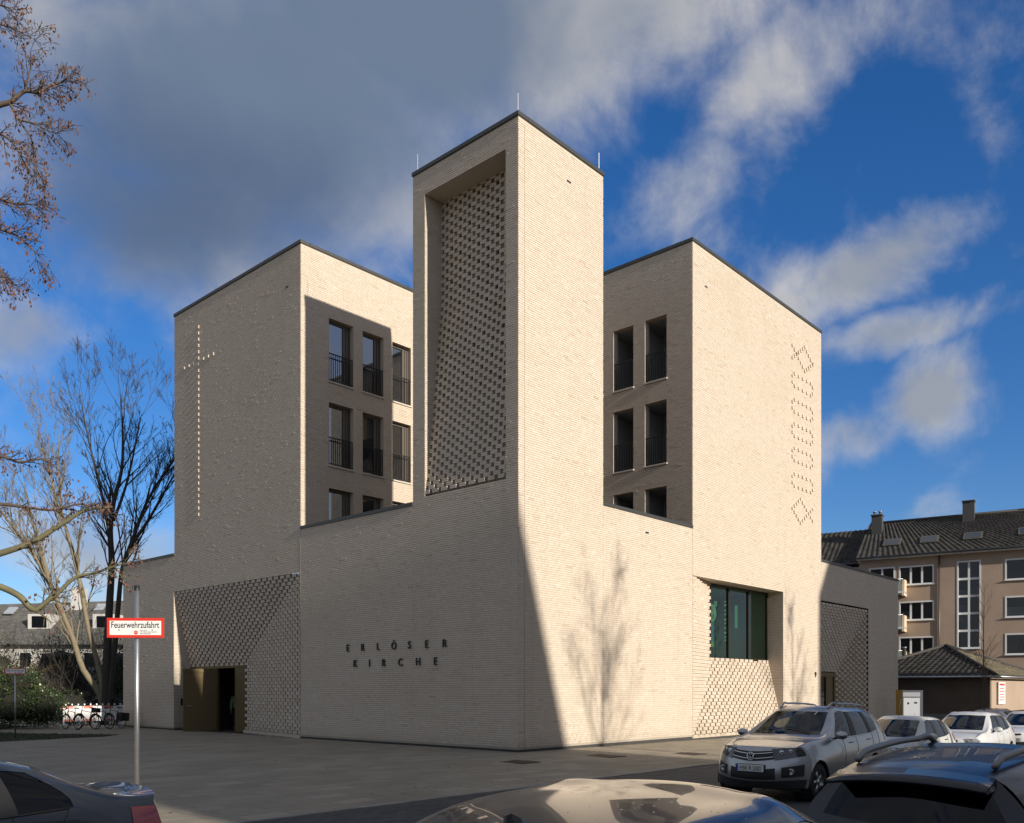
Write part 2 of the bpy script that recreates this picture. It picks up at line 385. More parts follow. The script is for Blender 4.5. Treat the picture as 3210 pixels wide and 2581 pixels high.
# plinth strip, roofs and copings
for q in ((.03, B1, .03, .5, PL), (.03, .5, .5, ENT[0], PL), (.03, .5, ENT[1], A3, PL), (B1, B2, .03, .5, PL+.02), (B2, B3, .03, .5, PL-.002)):
    mb = MB(); mb.box(*q[:4], -.6, q[4]); mb.build('plinth', M['plinth'], church)
mb = MB()
for x0, x1, y0, y1, z in ((.02, BT-.02, .02, AT-.02, ZT-.1), (.02, 22, A1+.02, A2-.02, ZT-.1), (B1+.02, B2-.02, .02, 22, ZT-.1), (.02, B1, .02, A1, 7.3), (.02, 20, A2, A3, 7.6), (B2, B3, .02, 20, 7.6)):
    mb.box(x0, x1, y0, y1, z-.3, z)
mb.build('roof', M['plinth'], church)
def coping(x0, x1, y0, y1, z, h=.13):
    ln = max(x1-x0, y1-y0); n = max(1, int(round(ln/2.6))); ax = x1-x0 > y1-y0
    for i in range(n):
        a, b = i/n, (i+1)/n; g_ = .004; mb = MB(); dz = random.uniform(-.004, .004)
        if ax: mb.box(x0+(x1-x0)*a+g_, x0+(x1-x0)*b-g_, y0, y1, z-h, z+dz)
        else: mb.box(x0, x1, y0+(y1-y0)*a+g_, y0+(y1-y0)*b-g_, z-h, z+dz)
        bevel(mb.build('coping', M['coping'], church), .008, 1)
o_ = .035; t_ = .40
coping(-o_, t_, -o_, AT+o_, ZT); coping(t_, BT+o_, -o_, t_, ZT); coping(t_, BT+o_, AT-t_, AT+o_, ZT); coping(BT-t_, BT+o_, t_, AT-t_, ZT)
coping(-o_, t_, A1-o_, A2+o_, ZT); coping(t_, B1+t_, A1-o_, A1+t_, ZT); coping(t_, 22, A2-t_, A2+o_, ZT)
coping(B1-o_, B2+o_, -o_, t_, ZT); coping(B1-o_, B1+t_, t_, A1-o_, ZT); coping(B2-t_, B2+o_, t_, 22, ZT)
coping(-o_, t_, AT, A1, ZP, .12); coping(BT, B1, -o_, t_, ZP, .12); coping(-o_, t_, A2, A3+o_, ZP, .12); coping(B2, B3+o_, -o_, t_, ZP, .12)
mb = MB(); sheet(mb, 'L', t_-.02, 0, AT, A1, 7.3, ZP-.05); sheet(mb, 'R', t_-.02, 0, BT, B1, 7.3, ZP-.05); mb.build('parapet', M['plinth'], church)
for p in ((.12, .12), (.12, AT-.1), (BT-.1, .1)):
    mb = MB(); mb.tube([(p[0], p[1], ZT), (p[0], p[1], ZT+.62)], .008, 6); mb.build('lightning_rod', M['steel'], church)
for ax, s, z in (('L', 11.84, 17.16), ('R', 10.71, 17.15), ('R', 6.69, 7.27), ('R', 2.35, 17.6)):
    mb = MB(); q = [PX(ax, 0, s+i*.1, j, z+k*.03) for i, j, k in ((-1, -.006, -1), (1, -.006, -1), (1, -.006, 1), (-1, -.006, 1))]; mb.prism(q, PX(ax, 0, 0, .02, 0)); mb.build('overflow_slot', M['dark'], church)
# expansion joints
for ax, s, z1 in (('L', A1+.006, ZP), ('R', B1+.006, ZP), ('R', .27, ZT-.15), ('L', B1, 0)):
    if z1:
        mb = MB(); q = [PX(ax, 0, s+i*.006, -.006, z) for i, z in ((-1, .1), (1, .1), (1, z1-.15), (-1, z1-.15))]; mb.prism(q, PX(ax, 0, 0, .005, 0)); mb.build('expansion_joint', M['mortar'], church)
# ---------------------------------------------------------------- courtyard windows
def lbox(mb, ax, off, s0, s1, d0, d1, z0, z1, tone=.5):
    if ax == 'L': mb.box(off+d0, off+d1, s0, s1, z0, z1, tone)
    else: mb.box(s0, s1, off+d0, off+d1, z0, z1, tone)
def railing(ax, off, s0, s1, z0, par):
    mb = MB(); n = 12
    lbox(mb, ax, off, s0+.01, s1-.01, .025, .06, z0+1.08, z0+1.115); lbox(mb, ax, off, s0+.01, s1-.01, .025, .06, z0+.07, z0+.10)
    for i in range(n):
        x = s0+.03+(s1-s0-.06)*i/(n-1); lbox(mb, ax, off, x-.008, x+.008, .03, .055, z0+.1, z0+1.08)
    mb.build('railing', M['dark'], par)
def surround(ax, off, s0, s1, z0, z1, d, m_, par, nm='reveal', dz=0):
    mb = MB()
    q = lambda *p: PX(ax, off, *p)
    mb.quad(q(s0, dz, z0), q(s0, d, z0), q(s0, d, z1), q(s0, dz, z1)); mb.quad(q(s1, d, z0), q(s1, dz, z0), q(s1, dz, z1), q(s1, d, z1))
    mb.quad(q(s0, dz, z1), q(s0, d, z1), q(s1, d, z1), q(s1, dz, z1)); mb.quad(q(s0, d, z0), q(s0, dz, z0), q(s1, dz, z0), q(s1, d, z0))
    return mb.build(nm, m_, par)
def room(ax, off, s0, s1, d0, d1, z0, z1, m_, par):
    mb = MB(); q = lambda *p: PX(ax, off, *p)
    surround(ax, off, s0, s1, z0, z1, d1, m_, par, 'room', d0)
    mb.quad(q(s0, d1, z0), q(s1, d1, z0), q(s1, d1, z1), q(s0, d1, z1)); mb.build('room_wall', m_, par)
for (s0, s1) in WL:
    for (z0, z1) in ROWS:
        ax, off = 'R', A1; mb = MB()
        m1 = s0+(s1-s0)*.70
        for a, b, e, g in ((s0, s1, z1-.10, z1), (s0, s1, z0, z0+.06), (s0, s0+.055, z0+.06, z1-.10), (s1-.055, s1, z0+.06, z1-.10), (m1, m1+.09, z0+.06, z1-.10), (m1+.13, m1+.17, z0+.06, z1-.1)):
            lbox(mb, ax, off, a, b, .20, .27, e, g)
        lbox(mb, ax, off, m1+.09, s1-.055, .235, .262, z0+.06, z1-.1)
        wn = mb.build('window', M['winframe'], church)
        mb = MB(); q = lambda *p: PX(ax, off, *p)
        mb.quad(q(s0+.05, .245, z0+.05), q(m1+.02, .245, z0+.05), q(m1+.02, .245, z1-.09), q(s0+.05, .245, z1-.09)); mb.build('pane', M['glass'], wn)
        surround(ax, off, s0, s1, z0, z1, .30, M['brick'], wn); railing(ax, off, s0, s1, z0, wn)
        mb = MB(); lbox(mb, ax, off, s0-.04, s1+.04, -.05, .2, z0-.055, z0+.006); bevel(mb.build('sill', M['sill'], wn), .008, 1)
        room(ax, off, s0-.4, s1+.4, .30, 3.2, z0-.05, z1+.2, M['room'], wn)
        if random.random() < .18: mb = MB(); e = random.choice((.18, .3, .45)); sheet(mb, ax, off, .42, s0+.02, s0+(m1-s0)*e, z0+.05, z1-.08); mb.build('curtain', M['plaster'], wn)
for (s0, s1) in WR:
    for (z0, z1) in ROWS:
        ax, off = 'L', B1
        lg = surround(ax, off, s0, s1, z0, z1, .30, M['brick'], church, 'loggia')
        railing(ax, off, s0, s1, z0, lg)
        mb = MB(); lbox(mb, ax, off, s0-.04, s1+.04, -.06, .28, z0-.055, z0+.006); bevel(mb.build('sill', M['sill'], lg), .008, 1)
        room(ax, off, s0-.02, s1+.35, .30, 1.9, z0-.02, z1+.02, M['plaster'], lg)
        mb = MB(); lbox(mb, ax, off, s0+.0, s1+.2, 1.82, 1.88, z0+.02, z1-.1); mb.build('balcony_door', M['winframe'], lg)
# ---------------------------------------------------------------- relief panels of two-course blocks
BH, PITCH, BW = 2*C, .41, .275
def block_mesh(w_, dep, ax, tone):
    mb = MB()
    for z0, z1 in ((.009, C-.003), (C+.003, BH-.009)): lbox(mb, ax, 0, -w_/2, w_/2, 0, dep, z0, z1, tone)
    return mb.mesh('relief_brick', M['brick'])
bcache = {}
def relief(ax, off, s0, s1, z0, z1, depth, skip, parent, nsingle=0, order=None, gapf=None, back=.26, pitch=PITCH, bw=BW, dep=.07):
    items = []; backs = []
    r0, r1 = int(round(z0/BH)), int(round(z1/BH))
    for r in range(r0, r1):
        zc = (r+.5)*BH; ph = 0 if r % 2 else pitch/2
        k = -1
        while True:
            sc = s0+ph+k*pitch; k += 1
            if sc-bw/2 > s1: break
            a, b = max(sc-bw/2, s0), min(sc+bw/2, s1)
            if b-a > .04 and not skip((a+b)/2, zc): items.append((a, b, r*BH, depth((a+b)/2, zc), k, r))
            ga, gb = max(sc+bw/2, s0), min(sc-bw/2+pitch, s1)
            if gb-ga > .02 and not skip((ga+gb)/2, zc) and not (gapf and gapf(k, r, zc)): backs.append((ga-.01, gb+.01, r*BH, depth((ga+gb)/2, zc)+back))
            if b-a > .04 and not skip((a+b)/2, zc): backs.append((a-.01, b+.01, r*BH, depth((a+b)/2, zc)+back+.01))
    items.sort(key=order or (lambda t: t[0]))
    mb = MB(); rn = random.Random(3)
    for i, (a, b, z, d, k, r) in enumerate(items):
        tone = min(1, max(0, rn.gauss(.5, .17))); jit = rn.uniform(-.004, .004)
        if i < nsingle:
            key = (ax, round((b-a)*60), round(tone*5), dep)
            if key not in bcache: bcache[key] = block_mesh(key[1]/60, dep, ax, key[2]/5)
            link('relief_brick', bcache[key], parent, loc=PX(ax, off, (a+b)/2, d+jit, z))
        else:
            for e, g in ((.009, C-.003), (C+.003, BH-.009)): lbox(mb, ax, off, a, b, d+jit, d+dep, z+e, z+g, tone)
    mb.build('relief_brickwork', M['brick'], parent, kind='stuff')
    mb = MB()
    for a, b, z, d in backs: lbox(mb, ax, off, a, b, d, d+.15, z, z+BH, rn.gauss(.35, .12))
    mb.build('relief_backing', M['brick'], parent, kind='stuff')
# entrance recess
dE = lambda s, z: .75*max(0, min((ENT[3]-z)/(ENT[3]-2.85), (s-ENT[0])/(16.06-ENT[0]), 1.))
ent = empty('entrance_recess'); ent.parent = church
relief('L', 0, ENT[0], ENT[1], .135, ENT[3], dE, lambda s, z: s > 16.0 and z < 2.84, ent, 170)
reveal('R', ENT[1], 0.014, .95, PL, ENT[3], ent)
mb = MB()
for i in range(18): lbox(mb, 'L', 0, ENT[0]+.29*i, ENT[0]+.29*i+.28, dE(ENT[0]+.29*i+.15, .5)-.012, .9, .0, .125, .45+.1*(i % 3))
mb.build('base_course', M['brick'], ent)
mb = MB(); sheet(mb, 'L', 1.15, 0, ENT[0], ENT[1], 2.8, 6.4); mb.build('backing_wall', M['mortar'], ent)
# entrance door
DX = .78; dr = empty('entrance_door'); dr.parent = church
mb = MB()
for a, b, e, g in ((16.06, 16.93, 0, 2.74), (16.06, 20.78, 2.74, 2.87), (18.40, 18.48, 0, 2.74), (20.66, 20.78, 0, 2.74), (18.48, 20.66, 0, .03)): lbox(mb, 'L', DX, a, b, 0, .12, e, g)
bevel(mb.build('door_frame', M['bronze'], dr), .006, 1)
mb = MB(); lbox(mb, 'L', DX, 18.49, 20.65, .03, .09, .03, 2.735); mb.build('door_leaf', M['bronze'], dr)
h = Vector((DX-.02, 18.42, 0)); fe = Vector((-.58, 18.81, 0)); du = (fe-h).normalized()
mb = MB(); mb.obox(h+Vector((0, 0, 1.375)), fe+Vector((0, 0, 1.375)), .06, 2.69); lf = bevel(mb.build('door_leaf', M['bronze'], dr), .006, 1); lf['label'] = 'bronze door leaf standing open'
nrm = Vector((-du.y, du.x, 0)); nrm = nrm if nrm.y < 0 else -nrm
mb = MB(); g0 = fe-du*.12+nrm*.035+Vector((0, 0, 1.12)); mb.tube([g0, g0+nrm*.05, g0+nrm*.05-du*.22], .012, 8); mb.build('handle', M['steel'], lf)
mb = MB(); g0 = h+nrm*.045+Vector((0, 0, 2.62)); mb.obox(g0+du*.1, fe-du*.05+nrm*.045+Vector((0, 0, 2.62)), .05, .10); mb.build('closer_rail', M['bronze'], lf)
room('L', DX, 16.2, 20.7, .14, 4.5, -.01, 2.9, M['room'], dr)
# door post plate left of the leaf
mb = MB(); mb.box(.32, .52, 20.75, 20.779, 1.10, 1.42); mb.build('switch_box', M['dark'], ent)
# window recess on the sunlit side
dW = lambda s, z: .70*max(0, min((s-WINP[0])/(12.27-WINP[0]), (z-.08)/(3.05-.08), 1.))
wr = empty('window_recess'); wr.parent = church
relief('R', 0, WINP[0], WINP[1], WINP[2], WINP[3], dW, lambda s, z: s > 12.2 and z > 3.04, wr, 130, order=lambda t: t[2]*.6+t[0]*.3, bw=.325, back=.10, dep=.14)
reveal('L', WINP[1], 0.014, .9, WINP[2], WINP[3], wr)
mb = MB(); lbox(mb, 'R', 0, WINP[0], WINP[1], .012, 1., WINP[3], WINP[3]+.05, .6); mb.build('soffit', M['brick'], wr)
mb = MB(); lbox(mb, 'R', 0, WINP[0], WINP[1], .012, .4, 0, WINP[2]+.03, .4); mb.build('base_course', M['brick'], wr)
cw = empty('church_window'); cw.parent = church; WY = .70
mb = MB()
for a, b, e, g in ((12.27, 17.30, 5.98, 6.08), (12.27, 17.30, 3.03, 3.13), (12.27, 12.33, 3.13, 5.98), (17.24, 17.30, 3.13, 5.98), (13.75, 13.86, 3.13, 5.98), (15.48, 15.59, 3.13, 5.98)): lbox(mb, 'R', WY, a, b, 0, .12, e, g)
bevel(mb.build('window_frame', mat('dark_window_bronze', (.035, .03, .022), .4, .4), cw), .006, 1)
for a, b in ((12.33, 13.75), (13.86, 15.48), (15.59, 17.24)):
    mb = MB(); sheet(mb, 'R', WY, .06, a, b, 3.13, 5.98); mb.build('pane', M['greenglass'], cw)
room('R', WY, 12.3, 17.28, .14, 4., 2.9, 6.06, mat('hall_wall', (.30, .36, .31), .9, vary=.35, vscale=.8), cw)
# paper decorations hung behind the panes
deco = [mat('paper_'+n_, c_, .8) for n_, c_ in (('green', (.10, .22, .16)), ('blue', (.04, .14, .30)), ('pale', (.20, .32, .26)), ('lime', (.14, .30, .07)))]
def card(name, s0, s1, z0, z1, m_, d=.22):
    mb = MB(); lbox(mb, 'R', WY, s0, s1, d, d+.01, z0, z1); mb.build(name, m_, cw)
card('paper_strip', 12.62, 12.92, 3.75, 4.55, deco[1]); card('paper_strip', 12.58, 12.92, 3.55, 3.75, deco[3]); card('paper_strip', 15.95, 16.2, 4.5, 5.5, deco[0], .9); card('paper_strip', 12.95, 13.2, 5.2, 5.42, deco[0])
mb = MB(); mb.lathe((12.75, WY+.21, 4.92), (0, 1, 0), [(0, 0), (.36, 0), (.36, .012), (0, .012)], 28)
for i in range(20):
    t = i*math.pi/10; mb.obox((12.75+.1*math.cos(t), WY+.20, 4.92+.1*math.sin(t)), (12.75+.3*math.cos(t), WY+.20, 4.92+.3*math.sin(t)), .015, .015)
mb.build('paper_wheel', deco[2], cw)
for i, (z, l) in enumerate(((5.45, .3), (5.3, .42), (5.08, .28), (4.92, .3), (4.7, .3), (4.55, .26), (4.35, .3), (4.15, .3), (3.98, .28), (3.84, .44))): card('paper_letter', 14.02, 14.02+l, z, z+.07, deco[2] if i % 3 == 1 else deco[0], .35)
# relief panel with side door on the shaded wing
dN = lambda s, z: .72*max(0, min((WING[3]-z)/(WING[3]-2.68), (WING[1]-s)/(WING[1]-24.9), 1.))
wg = empty('side_door_recess'); wg.parent = church
relief('R', 0, WING[0], WING[1], .0, WING[3], dN, lambda s, z: s < 24.85 and z < 2.66, wg, 0, bw=.33, back=.11, dep=.15)
mb = MB(); sheet(mb, 'R', 1.1, 0, WING[0], WING[1], 2.6, 6.2); mb.build('backing_wall', M['mortar'], wg)
mb = MB(); sheet(mb, 'L', WING[0], 0, 0.01, 1.1, 0, 6.0); mb.build('side_reveal', M['brick'], wg)
sd = empty('side_door'); sd.parent = church
mb = MB()
for a, b, e, g in ((21.25, 24.88, 2.45, 2.66), (21.25, 21.4, -.3, 2.45), (23.62, 23.75, -.3, 2.45), (22.5, 22.56, -.3, 2.45), (24.6, 24.88, -.3, 2.45)): lbox(mb, 'R', .73, a, b, 0, .1, e, g)
mb.build('door_frame', M['bronze'], sd)
mb = MB(); sheet(mb, 'R', .73, .05, 21.4, 23.62, -.3, 2.45); mb.build('pane', M['darkglass'], sd)
mb = MB(); sheet(mb, 'R', .73, .05, 23.75, 24.6, -.3, 2.45); mb.build('door_leaf', M['bronze'], sd)
room('R', .73, 21.3, 24.85, .12, 3., -.3, 2.6, M['room'], sd)
# ---------------------------------------------------------------- tower niche and its pierced brick screen
KN = [(8.05, .0), (8.8, .115), (9.65, .215), (10.94, .37), (11.8, .45), (12.87, .55), (13.96, .67), (14.6, .72), (15.4, .74), (18, .74)]
def dT(s, z):
    for (a, b), (c, d) in zip(KN, KN[1:]):
        if z <= c: return b+(d-b)*max(0, z-a)/(c-a)
    return .74
ni = empty('tower_niche'); ni.parent = church
relief('L', 0, NICHE[0], NICHE[1], NICHE[2], NICHE[3], dT, lambda s, z: False, ni, 0, gapf=lambda k, r, z: z > 11.3 and r % 2 == 0 and (k+r//2) % 2 == 0, back=.22, bw=.27)
reveal('R', NICHE[1], .014, .95, NICHE[2], NICHE[3], ni)
mb = MB(); lbox(mb, 'L', 0, NICHE[0], NICHE[1], .012, 1.0, NICHE[3], NICHE[3]+.05, .5); mb.build('soffit', M['brick'], ni)
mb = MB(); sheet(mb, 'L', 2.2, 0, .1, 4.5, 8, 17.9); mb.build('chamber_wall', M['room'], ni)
# ---------------------------------------------------------------- brick ornaments
def orn(ax, s, z, w_, pr, par):
    key = ('o', ax, round(w_*100), random.randint(0, 2))
    if key not in bcache:
        mb = MB()
        for e, g in ((.004, C-.003), (C+.003, BH-.004)): lbox(mb, ax, 0, -w_/2, w_/2, -pr, .01, e, g, .45+.15*key[3])
        bcache[key] = mb.mesh('ornament_brick', M['brick'])
    link('ornament_brick', bcache[key], par, loc=PX(ax, 0, s, 0, round(z/C)*C))
cr = empty('brick_cross'); cr.parent = church
for i in range(31): orn('L', 18.555, 9.30+.27*i, .095, .036, cr)
for i in (-3, -2, -1, 1, 2, 3): orn('L', 18.555+i*.415, 9.30+.27*24.5+.03, .095, .036, cr)
fl = empty('fish_and_loaves'); fl.parent = church
pts = set()
SX = .2135
for i in range(7): pts.add((i, 17.08-.135*i)); pts.add((i, 16.52+.135*i))
for i in range(7, 11): pts.add((i, 17.33-.135*(i-6))); pts.add((i, 16.27+.135*(i-6)))
for T in (15.85, 14.73, 13.61, 12.53, 11.44):
    for i in (1, 3, 5, 7, 9): pts.add((i, T)); pts.add((i, T-.54))
    for i in (0, 10): pts.add((i, T-.135)); pts.add((i, T-.405))
for i in range(5): pts.add((i, 9.84+.135*i)); pts.add((i, 9.84-.135*i))
for i in range(5, 11): pts.add((i, 10.38-.135*(i-4))); pts.add((i, 9.30+.135*(i-4)))
for i, z in sorted(pts): orn('R', 18.18+i*SX, z-.07, .125, .055, fl)
# ---------------------------------------------------------------- lettering on the wall
ML = Matrix(((0, 0, -1), (-1, 0, 0), (0, 1, 0))).to_4x4(); MR = Matrix(((1, 0, 0), (0, 0, -1), (0, 1, 0))).to_4x4()
for txt, zz, row in (('ERLÖSER', 3.165, (8.119, 7.293, 6.442, 5.674, 4.833, 4.013, 3.193)), ('KIRCHE', 2.612, (7.721, 6.867, 6.166, 5.323, 4.452, 3.594))):
    for chh, s in zip(txt, row):
        me = text_mesh('letter', chh, .355, .014, M['letter'], .92, 'LEFT', offset=.004)
        o = link('letter', me, church); o.matrix_world = Matrix.Translation((-.03, s, zz)) @ ML
me = text_mesh('house_number', '9', .34, .012, M['letter'], .95, 'LEFT', offset=.004); o = link('house_number', me, church); o.matrix_world = Matrix.Translation((20.54, -.03, 2.40)) @ MR
# ================================================================== ground
def base_z(x): return 0. if x < 0 else (-.0056*x if x < 10 else -.056-.013*(min(x, 60)-10))
def plaza_z(x, y): return base_z(x)+min(0, max(y, -5.5))*.02
def road_z(x): return -.13-.0135*max(0., min(x, 60)+4)
def gridsheet(name, xs, ys, zf, m_, kind='structure', th=0):
    mb = MB(); nx, ny = len(xs), len(ys)
    mb.v = [(x, y, zf(x, y)) for x in xs for y in ys]
    mb.f = [(i*ny+j, (i+1)*ny+j, (i+1)*ny+j+1, i*ny+j+1) for i in range(nx-1) for j in range(ny-1)]; mb.t = [.5]*len(mb.f)
    return mb.build(name, m_, kind=kind, smooth=True)
def ground_mat(name, c0, c1, rough=.85, sc=.6, speck=0.):
    m = bpy.data.materials.new(name); m.use_nodes = True; t = NT(m.node_tree); b = m.node_tree.nodes['Principled BSDF']
    g = t.n('ShaderNodeNewGeometry').outputs['Position']
    at = t.n('ShaderNodeAttribute', attribute_name='tone').outputs['Fac']
    col = t.mix(t.smooth(t.m('ADD', t.m('MULTIPLY', t.noise(g, sc, 6, .65), .75), t.m('MULTIPLY', at, .3)), .3, .75), c0, c1)
    if speck: col = t.mix(t.m('MULTIPLY', t.smooth(t.noise(g, 45, 3, .7), .55, .75), speck), col, tuple(c*.45 for c in c0))
    t.link(col, b.inputs['Base Color']); b.inputs['Roughness'].default_value = rough; b.inputs['Specular IOR Level'].default_value = .3
    bp = t.n('ShaderNodeBump', i={'Strength': .25, 'Distance': .004, 'Height': t.noise(g, 70, 4, .6)}); t.link(bp.outputs[0], b.inputs['Normal']); return m
M['slab'] = ground_mat('paving_slab', (.225, .196, .152), (.315, .277, .215), .8, .35, .35); M['asphalt'] = ground_mat('asphalt', (.035, .035, .036), (.06, .059, .058), .85, .5, .4)
M['joint'] = mat('paving_joint', (.075, .068, .058), .95); M['paver'] = ground_mat('dark_paver', (.045, .046, .048), (.075, .074, .074), .8, .8, .3); M['kerb'] = ground_mat('kerb_stone', (.20, .19, .17), (.28, .265, .24), .8, 1.2, .2)
M['earth'] = ground_mat('far_ground', (.27, .225, .165), (.34, .29, .22), .95, .3)
frange = lambda a, b, s: [a+s*i for i in range(int(round((b-a)/s))+1)]
gridsheet('ground', [-900, -300, -60, -17, 0, 10, 20, 32, 60, 120, 300, 900], [-900, -300, -100, -40, -20, -5, 0, 30, 60, 120, 300, 900], lambda x, y: -.16-.0135*max(0., min(x, 60)+4)-.25, M['earth'])
gridsheet('road', [-90, -40, -16, -4, 4, 16, 30, 60], [-16.2, -12, -9.0], lambda x, y: road_z(x)-.012, M['asphalt'])
gridsheet('plaza', [-17, -8, 0, 5, 10, 16, 22, 32, 60], frange(-5.36, .34, .57)+[6, 14, 22, 31], lambda x, y: plaza_z(x, y)-.018, M['joint'])
gridsheet('sidewalk', [-90, -40, -16, -4, 4, 16, 30, 60], [-30, -20, -16.35], lambda x, y: road_z(x)+.11, M['slab'])
mb = MB()
for x in frange(-60, 54, 1.0): mb.box(x+.004, x+.996, -16.35, -16.2, road_z(x)-.3, road_z(x)+.12, random.random())
kb = mb.build('kerb', M['kerb'], kind='structure')
# flush kerb between plaza and parking strip
kb2 = tag(empty('kerb_line'), kind='structure')
for i in range(44):
    x = -16+i*1.0; mb = MB(); z = plaza_z(x, -5.5)
    mb.box(x+.004, x+.996, -5.52, -5.37, z-.2, z+.004, random.random()); mb.build('kerb_stone', M['kerb'], kb2)
# paving slabs
def slabs(name, x0, x1, y0, y1, lx, ly, zf, m_, parent, nsingle, skip, gap=.006, near=(CAM.x, CAM.y), bond=True):
    it = []
    ny = int((y1-y0)/ly); nx = int((x1-x0)/lx)+2
    for j in range(ny):
        for i in range(-1, nx):
            a = x0+i*lx+(lx/2 if (j % 2 and bond) else 0); b = a+lx; c = y0+j*ly; d = c+ly
            a, b = max(a, x0), min(b, x1)
            if b-a < .05 or skip((a+b)/2, (c+d)/2): continue
            it.append((a+gap/2, b-gap/2, c+gap/2, d-gap/2))
    it.sort(key=lambda t: (t[0]-near[0])**2+(t[2]-near[1])**2)
    V, F, T = [], [], []; cache = {}
    for n, (a, b, c, d) in enumerate(it):
        z = [zf(a, c), zf(b, c), zf(b, d), zf(a, d)]; j = random.uniform(-.0015, .0015); tn = min(1, max(0, random.gauss(.5, .22)))
        P8 = [(a, c, z[0]+j), (b, c, z[1]+j), (b, d, z[2]+j), (a, d, z[3]+j), (a, c, z[0]-.02), (b, c, z[1]-.02), (b, d, z[2]-.02), (a, d, z[3]-.02)]
        fs = [(0, 1, 2, 3), (0, 4, 5, 1), (1, 5, 6, 2), (2, 6, 7, 3), (3, 7, 4, 0)]
        if n < nsingle:
            q = MB(); q.v = [(p[0]-a, p[1]-c, p[2]-z[0]) for p in P8]; q.f = fs; q.t = [tn]*5
            key = (round((b-a)*100), round((z[1]-z[0])*2000), round((z[3]-z[0])*2000), round(tn*4))
            if key not in cache: cache[key] = q.mesh('slab', m_)
            link('slab', cache[key], parent, loc=(a, c, z[0]))
        else:
            k = len(V); V += P8; F += [tuple(k+i for i in f) for f in fs]; T += [tn]*5
    link('paving', np_mesh('paving', np.array(V), np.array(F), T, m_), parent, 'stuff')
pv = bpy.data.objects['plaza']
def in_bld(x, y): return x > .05 and y > .05
LAWN = [(-40, 13.0), (-16, 15.2), (-8.34, 16.8), (-4.36, 17.62), (-3.45, 18.4), (-4.2, 19.6), (-5.6, 22.2), (-6.2, 24.5), (-5.2, 27.5), (-3.0, 29.5), (-3, 45), (-60, 45)]
def in_poly(x, y, P):
    r = False; j = len(P)-1
    for i in range(len(P)):
        if (P[i][1] > y) != (P[j][1] > y) and x < (P[j][0]-P[i][0])*(y-P[i][1])/(P[j][1]-P[i][1])+P[i][0]: r = not r
        j = i
    return r
GR = [(-2.12, -1.87, .74, .98), (1.14, -2.28, .74, .95), (3.9, -3.3, .74, .9)]
def skp(x, y): return in_bld(x, y) or in_poly(x, y, LAWN) or any(abs(x-g[0]) < g[2]/2-.1 and abs(y-g[1]) < g[3]/2-.1 for g in GR)
slabs('slab', -16, 32, -5.36, 30.6, .8, .4, plaza_z, M['slab'], pv, 230, skp, .008, (-9, -9))
# dark parking strip of small pavers
ps = gridsheet('parking_strip', [-90, -40, -16, -4, 4, 16, 30, 60], [-8.98, -7.6, -5.52], lambda x, y: (road_z(x)+(plaza_z(x, -5.5)-road_z(x)-.01)*max(0, (y+9)/3.5))-.012, M['joint'])
slabs('paver', -24, 12, -9., -5.54, .3, .15, lambda x, y: (road_z(x)+(plaza_z(x, -5.5)-road_z(x)-.01)*max(0, (y+9)/3.5)), M['paver'], ps, 0, lambda x, y: False, .008, (-9, -9))
# rusty steel tree-pit / shaft covers
M['rust'] = mat('rusted_cover', (.045, .022, .014), .8, vary=.45, vscale=3)
for n, (x, y, w_, h_) in enumerate(GR):
    mb = MB(); z = plaza_z(x, y); mb.box(x-w_/2, x+w_/2, y-h_/2, y+h_/2, z-.02, z+.007)
    g = mb.build('floor_cover', M['rust']); tag(g, ('rusty square steel cover flush in the paving in front of the tower corner', 'rusty steel floor cover beside the sunlit tower wall, at the shadow edge', 'rusty steel floor cover in the sunlit strip before the low wall')[n], 'floor cover', 'steel covers along the tower')
for n, (x, y) in enumerate(((-.19, 19.78), (.09, 15.786), (-.267, 12.63))):
    mb = MB(); mb.lathe((x, y, .0), (0, 0, 1), [(.09, -.02), (.09, .006), (.06, .010), (0, .011)], 20)
    g = mb.build('floor_light', M['steel'], smooth=True); tag(g, ('round steel floor light left of the open church door', 'round steel floor light in front of the church doorway', 'round steel floor light below the brick relief beside the letters wall')[n], 'floor light', 'floor lights along the entrance')
# lawn
M['lawn'] = ground_mat('lawn_earth', (.018, .019, .010), (.04, .042, .016), .95, 1.2)
mb = MB(); mb.poly([(x, y, .006) for x, y in LAWN]); mb.build('lawn', M['lawn'], kind='structure')
M['grass'] = mat('grass_blade', (.05, .06, .018), .7, tone=.5)
mb = MB()
for i in range(16000):
    x = random.uniform(-13, -3.2); y = random.uniform(15, 29)
    if not in_poly(x, y, LAWN): continue
    a = random.random()*6.28; h = random.uniform(.03, .09); l = random.uniform(-.05, .05); r_ = .012
    mb.poly([(x-r_*math.cos(a), y-r_*math.sin(a), .004), (x+r_*math.cos(a), y+r_*math.sin(a), .004), (x+l, y+l*.5, h)], random.random())
o = mb.build('grass', M['grass'], kind='stuff'); tag(o, 'short dark winter grass left of the church', 'grass')
# fallen leaves on the paving
M['leaf'] = mat('dead_leaf', (.16, .075, .04), .7, tone=.5)
mb = MB()
for i in range(420):
    x = random.uniform(-15, 6); y = random.uniform(-5.2, 9)
    if in_bld(x, y): continue
    if random.random() > max(.08, math.exp(-(y+5.2)/3.)): continue
    a = random.random()*6.28; s = random.uniform(.02, .045); z = plaza_z(x, y)+.006; c_, s_ = math.cos(a)*s, math.sin(a)*s
    mb.quad((x-c_, y-s_, z), (x+s_*.6, y-c_*.6, z+.008), (x+c_, y+s_, z+.003), (x-s_*.6, y+c_*.6, z+.01), random.random())
o = mb.build('litter_leaves', M['leaf'], kind='stuff'); tag(o, 'scattered small dead leaves lying on the plaza paving', 'leaves')
